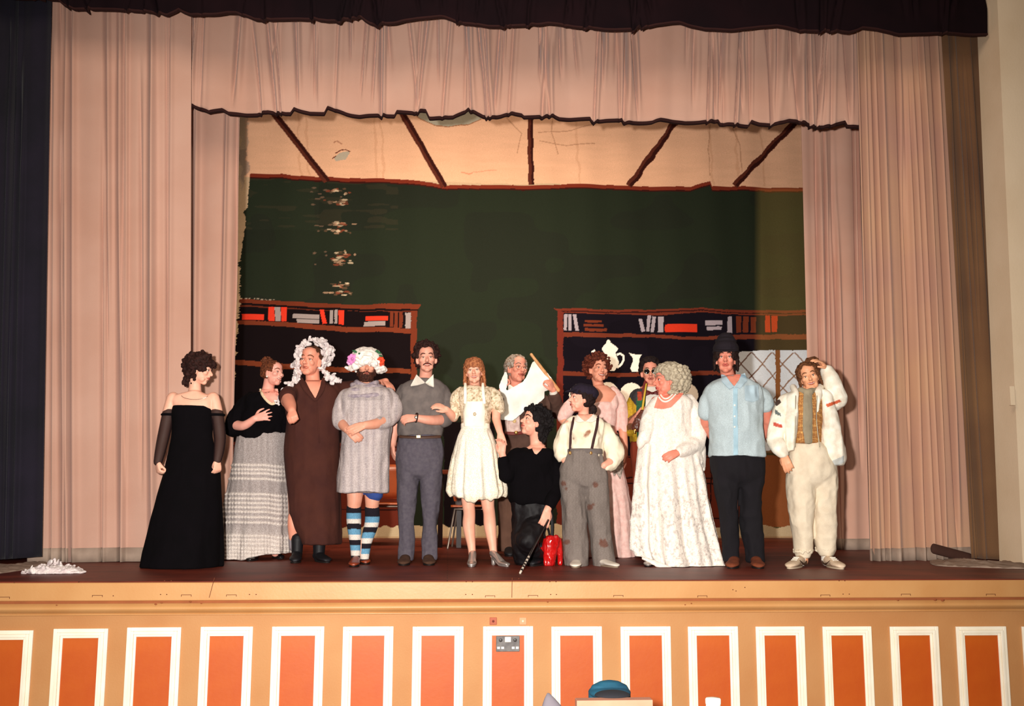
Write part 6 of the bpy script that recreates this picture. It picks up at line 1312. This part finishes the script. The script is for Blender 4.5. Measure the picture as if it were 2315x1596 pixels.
# ---- 14 white jacket
def p14():
    p = Person(1840,1281,'person in a white jacket, checked waistcoat and cream trousers with one hand on the head', (232,168,128))
    T = [(880,1806,1842,.06),(890,1786,1858,.09),(902,1774,1870,.115),(940,1780,1866,.125),(980,1784,1860,.115),(1010,1786,1858,.115),(1050,1786,1872,.12)]
    p.torso(p.m, T, .88)
    p.limb(p.m, [(1780,908,0),(1764,950,.0),(1756,985,-.02)], [.055,.05,.045]); p.limb(p.m, [(1756,985,-.02),(1764,1012,-.08),(1772,1028,-.11)], [.034,.032,.027])
    p.hand(p.m, (1771,1026,-.11),(1783,1062,-.15),(-.5,-.8,.1), curl=.35, thumb=1, th_out=.45, spread=.08, k=1.05)
    p.limb(p.m, [(1862,905,0),(1884,908,-.03),(1897,902,-.06)], [.055,.05,.045]); p.limb(p.m, [(1897,902,-.06),(1884,866,-.05),(1867,832,-.03)], [.043,.038,.029])
    p.hand(p.m, (1867,832,-.03),(1838,804,-.10),(.3,-.3,.9), curl=.30, thumb=-1, th_out=.5, spread=.10, k=1.05)
    for a,b_ in ((1812,1816),(1862,1869)): p.limb(p.m, [(a,1050,0),((a+b_)/2,1150,0),(b_,1268,0)], [.085,.06,.04])
    p.head(1829,853,-.01,yaw=2,pitch=0,roll=-14,h=.235,wide=.98,smile=1,teeth=True,chinw=.9,brow=(110,74,44),neck=(1824,892,.02),neckr=.054)
    p.body()
    r = np.random.RandomState(25); lk = []
    for i in range(130):
        t = r.uniform(-1,1); lk.append(([(t*.05,.072-abs(t)*.03,.082),(t*.068,.01,.118-abs(t)*.04),(t*.078,-.06,.075-abs(t)*.04),(t*.070,-.09,-.03)],[.007,.011,.012,.008]))
    for q in (-1,1):
        for i in range(34): z = r.uniform(-.075,.06); lk.append(([(q*.072,.035-.02*(z<0),z+.03),(q*.085,.0,z+.01),(q*.080,-.03,z-.02)],[.006,.010,.006]))
    for i in range(30): t = r.uniform(.1,1); lk.append(([(t*.06,.02,.11),(t*.07+.02,-.01,.145),(t*.07+.05,-.02,.11)],[.009,.011,.006]))
    p.hair((112,70,40), var=(74,42,24), hl=.072, side=.010, back=-.08, vol=.006, r=.016, locks=lk, temple=.04)
    def chk(v):
        px,py = project(v); a = (px*.26)%1; b_ = (py*.26)%1; c = np.tile(L((214,164,96)),(len(v),1)); k = (a<.35)|(b_<.35); c[k] = L((156,96,52)); c[(a<.35)&(b_<.35)] = L((112,66,40)); return c
    g = M(); p.torso(g, [(884,1800,1846,.085),(894,1788,1856,.115),(930,1786,1856,.14),(975,1786,1854,.135),(1004,1786,1852,.13)], seg=48); p.cloth('checked_waistcoat', g, mat('check_wool', attr=True, var=(100,(225,220,214),2), rough=.9), voxel=.006, wrinkle=(.004,12,8), paint=chk, label='orange-brown checked waistcoat')
    g = M(); g.tube([p.P(1826,885,-.10),p.P(1826,910,-.145),p.P(1826,960,-.155),p.P(1828,1001,-.145)],[.038,.044,.044,.036],flat=(1,.3),seg=20); g.tube([p.P(1810,882,-.06),p.P(1826,888,-.11),p.P(1842,880,-.06)],[.024,.028,.024]); p.cloth('grey_scarf', g, fabric('grey_wool',(158,146,122),.95), voxel=.006, wrinkle=(.004,14,8))
    mj = mat('white_jacket', attr=True, var=(14,(228,222,214),4), rough=.6, bump=(120,.002))
    def jk(v):
        px,py = project(v); c = np.tile(L((246,240,226)),(len(v),1))
        k = pip(px,py,[(1748,954),(1768,960),(1769,968),(1748,963)]); c[k] = L((196,80,62)); k = pip(px,py,[(1752,925),(1764,934),(1766,942),(1752,936)]); c[k] = L((96,108,106)); k = pip(px,py,[(1750,905),(1762,903),(1766,910),(1757,918),(1749,914)]); c[k] = L((70,52,44))
        k = pip(px,py,[(1866,914),(1898,903),(1903,908),(1870,921)]); c[k] = L((206,96,60)); k = pip(px,py,[(1872,1046),(1908,1030),(1908,1046),(1878,1060)]); c[k] = L((196,202,202)); return c
    g = M(); p.torso(g, [(886,1786,1800,.09),(896,1774,1798,.125),(940,1770,1796,.15),(990,1768,1790,.15),(1020,1770,1788,.14)], seg=36)
    p.torso(g, [(884,1846,1862,.09),(896,1846,1876,.125),(940,1846,1888,.15),(990,1850,1900,.155),(1030,1858,1907,.15),(1050,1870,1900,.12)], seg=36); p.torso(g, [(892,1786,1862,.06,.09),(950,1780,1874,.06,.12),(1030,1780,1890,.06,.12)], seg=36)
    p.limb(g, [(1784,905,0),(1768,930,.0),(1757,965,-.01),(1754,995,-.02)], [.070,.072,.070,.066]); p.limb(g, [(1754,995,-.02),(1762,1012,-.08),(1770,1024,-.115)], [.064,.054,.044])
    p.limb(g, [(1860,903,0),(1880,908,-.02),(1893,904,-.05)], [.074,.078,.072]); p.limb(g, [(1894,902,-.055),(1885,872,-.05),(1871,841,-.035)], [.072,.066,.048])
    for q in ((1800,-1),(1848,1)): p.limb(g, [(q[0]+q[1]*6,876,.0),(q[0]+q[1]*2,890,-.09),(q[0]-q[1]*0,930,-.14)], [.026,.026,.014])
    p.cloth('white_jacket', g, mj, wrinkle=(.012,7,5), paint=jk, voxel=.007, label='open white zip jacket with a red and grey stripe on the sleeve')
    g = M()
    for x in (1799,1847): p.limb(g, [(x,895,-.13),(x-1,950,-.15),(x-2 if x<1820 else x+6,1010,-.15)], [.004]*3)
    obj('zip', g, mat('grey_zip',(170,160,140),.4,metal=.4), p.root)
    mt = fabric('cream_trousers',(228,214,190),.9,var=(12,(214,198,174)),bump=(160,.002))
    trousers(p, [(1002,1787,1852,.12),(1015,1785,1866,.135),(1045,1782,1886,.145),(1070,1782,1890,.145)], [(1060,1782,1838,.13),(1110,1784,1838,.12),(1170,1788,1836,.105),(1215,1796,1836,.09),(1243,1798,1834,.075),(1262,1803,1829,.05,-.01)], [(1060,1834,1890,.13),(1110,1838,1892,.12),(1170,1840,1890,.11),(1215,1842,1888,.095),(1240,1846,1886,.08),(1256,1854,1882,.05,-.01)], mt, wr=(.010,9,6))
    for (x,y,x2) in ((1816,1256,1815),(1868,1252,1868)):
        g = M(); g.tube([p.P(x,y-8),p.P(x2,1268)],[.044,.040]); obj('sock', g, m_shirtw, p.root)
    for (x,y) in ((1816,1245),(1866,1241)):
        g = M(); r = np.random.RandomState(x)
        for k in range(22): a = k/22*2*math.pi; g.ball(p.P(x,y,0)+np.array([math.cos(a)*.068,math.sin(a)*.072,r.uniform(-.012,.012)]), (.016,.016,.014), seg=8)
        p.cloth('gathered_cuff', g, mt, voxel=.006, smooth=1, wrinkle=(.004,40,40))
    ms = mat('pale_trainer',(220,196,170),.6,var=(30,(200,176,150))); mk = mat('dark_stripe',(70,48,34),.6)
    for h_, t_, sgn in (((1812,1276),(1784,1291),1),((1870,1276),(1898,1293),-1)):
        s_ = p.shoe(h_, t_, ms, h=.078, w=.052, sole=mat('rubber_pale',(206,186,160),.7))
        a, b_ = p.sa, p.sb; f = unit(b_-a); sd = np.array([f[1],-f[0],0]); sd = sd if sd[1] < 0 else -sd; g = M(); L_ = np.linalg.norm(b_-a)
        q = [a+f*L_*t+sd*(.047+.004*math.sin(t*3.1))+np.array([0,0,z]) for t,z in ((.05,.050),(.16,.028),(.34,.030),(.62,.062))]; g.tube(q,[.004,.011,.009,.003],flat=(1,.5)); obj('side_mark', g, mk, s_)
        g = M()
        for k in range(3): c = a+f*L_*(.40+k*.09); g.tube([c+sd*.02+[0,0,.080-k*.009],c-sd*.02+[0,0,.080-k*.009]],[.004,.004]); 
        obj('laces', g, m_ws, s_)
p14()
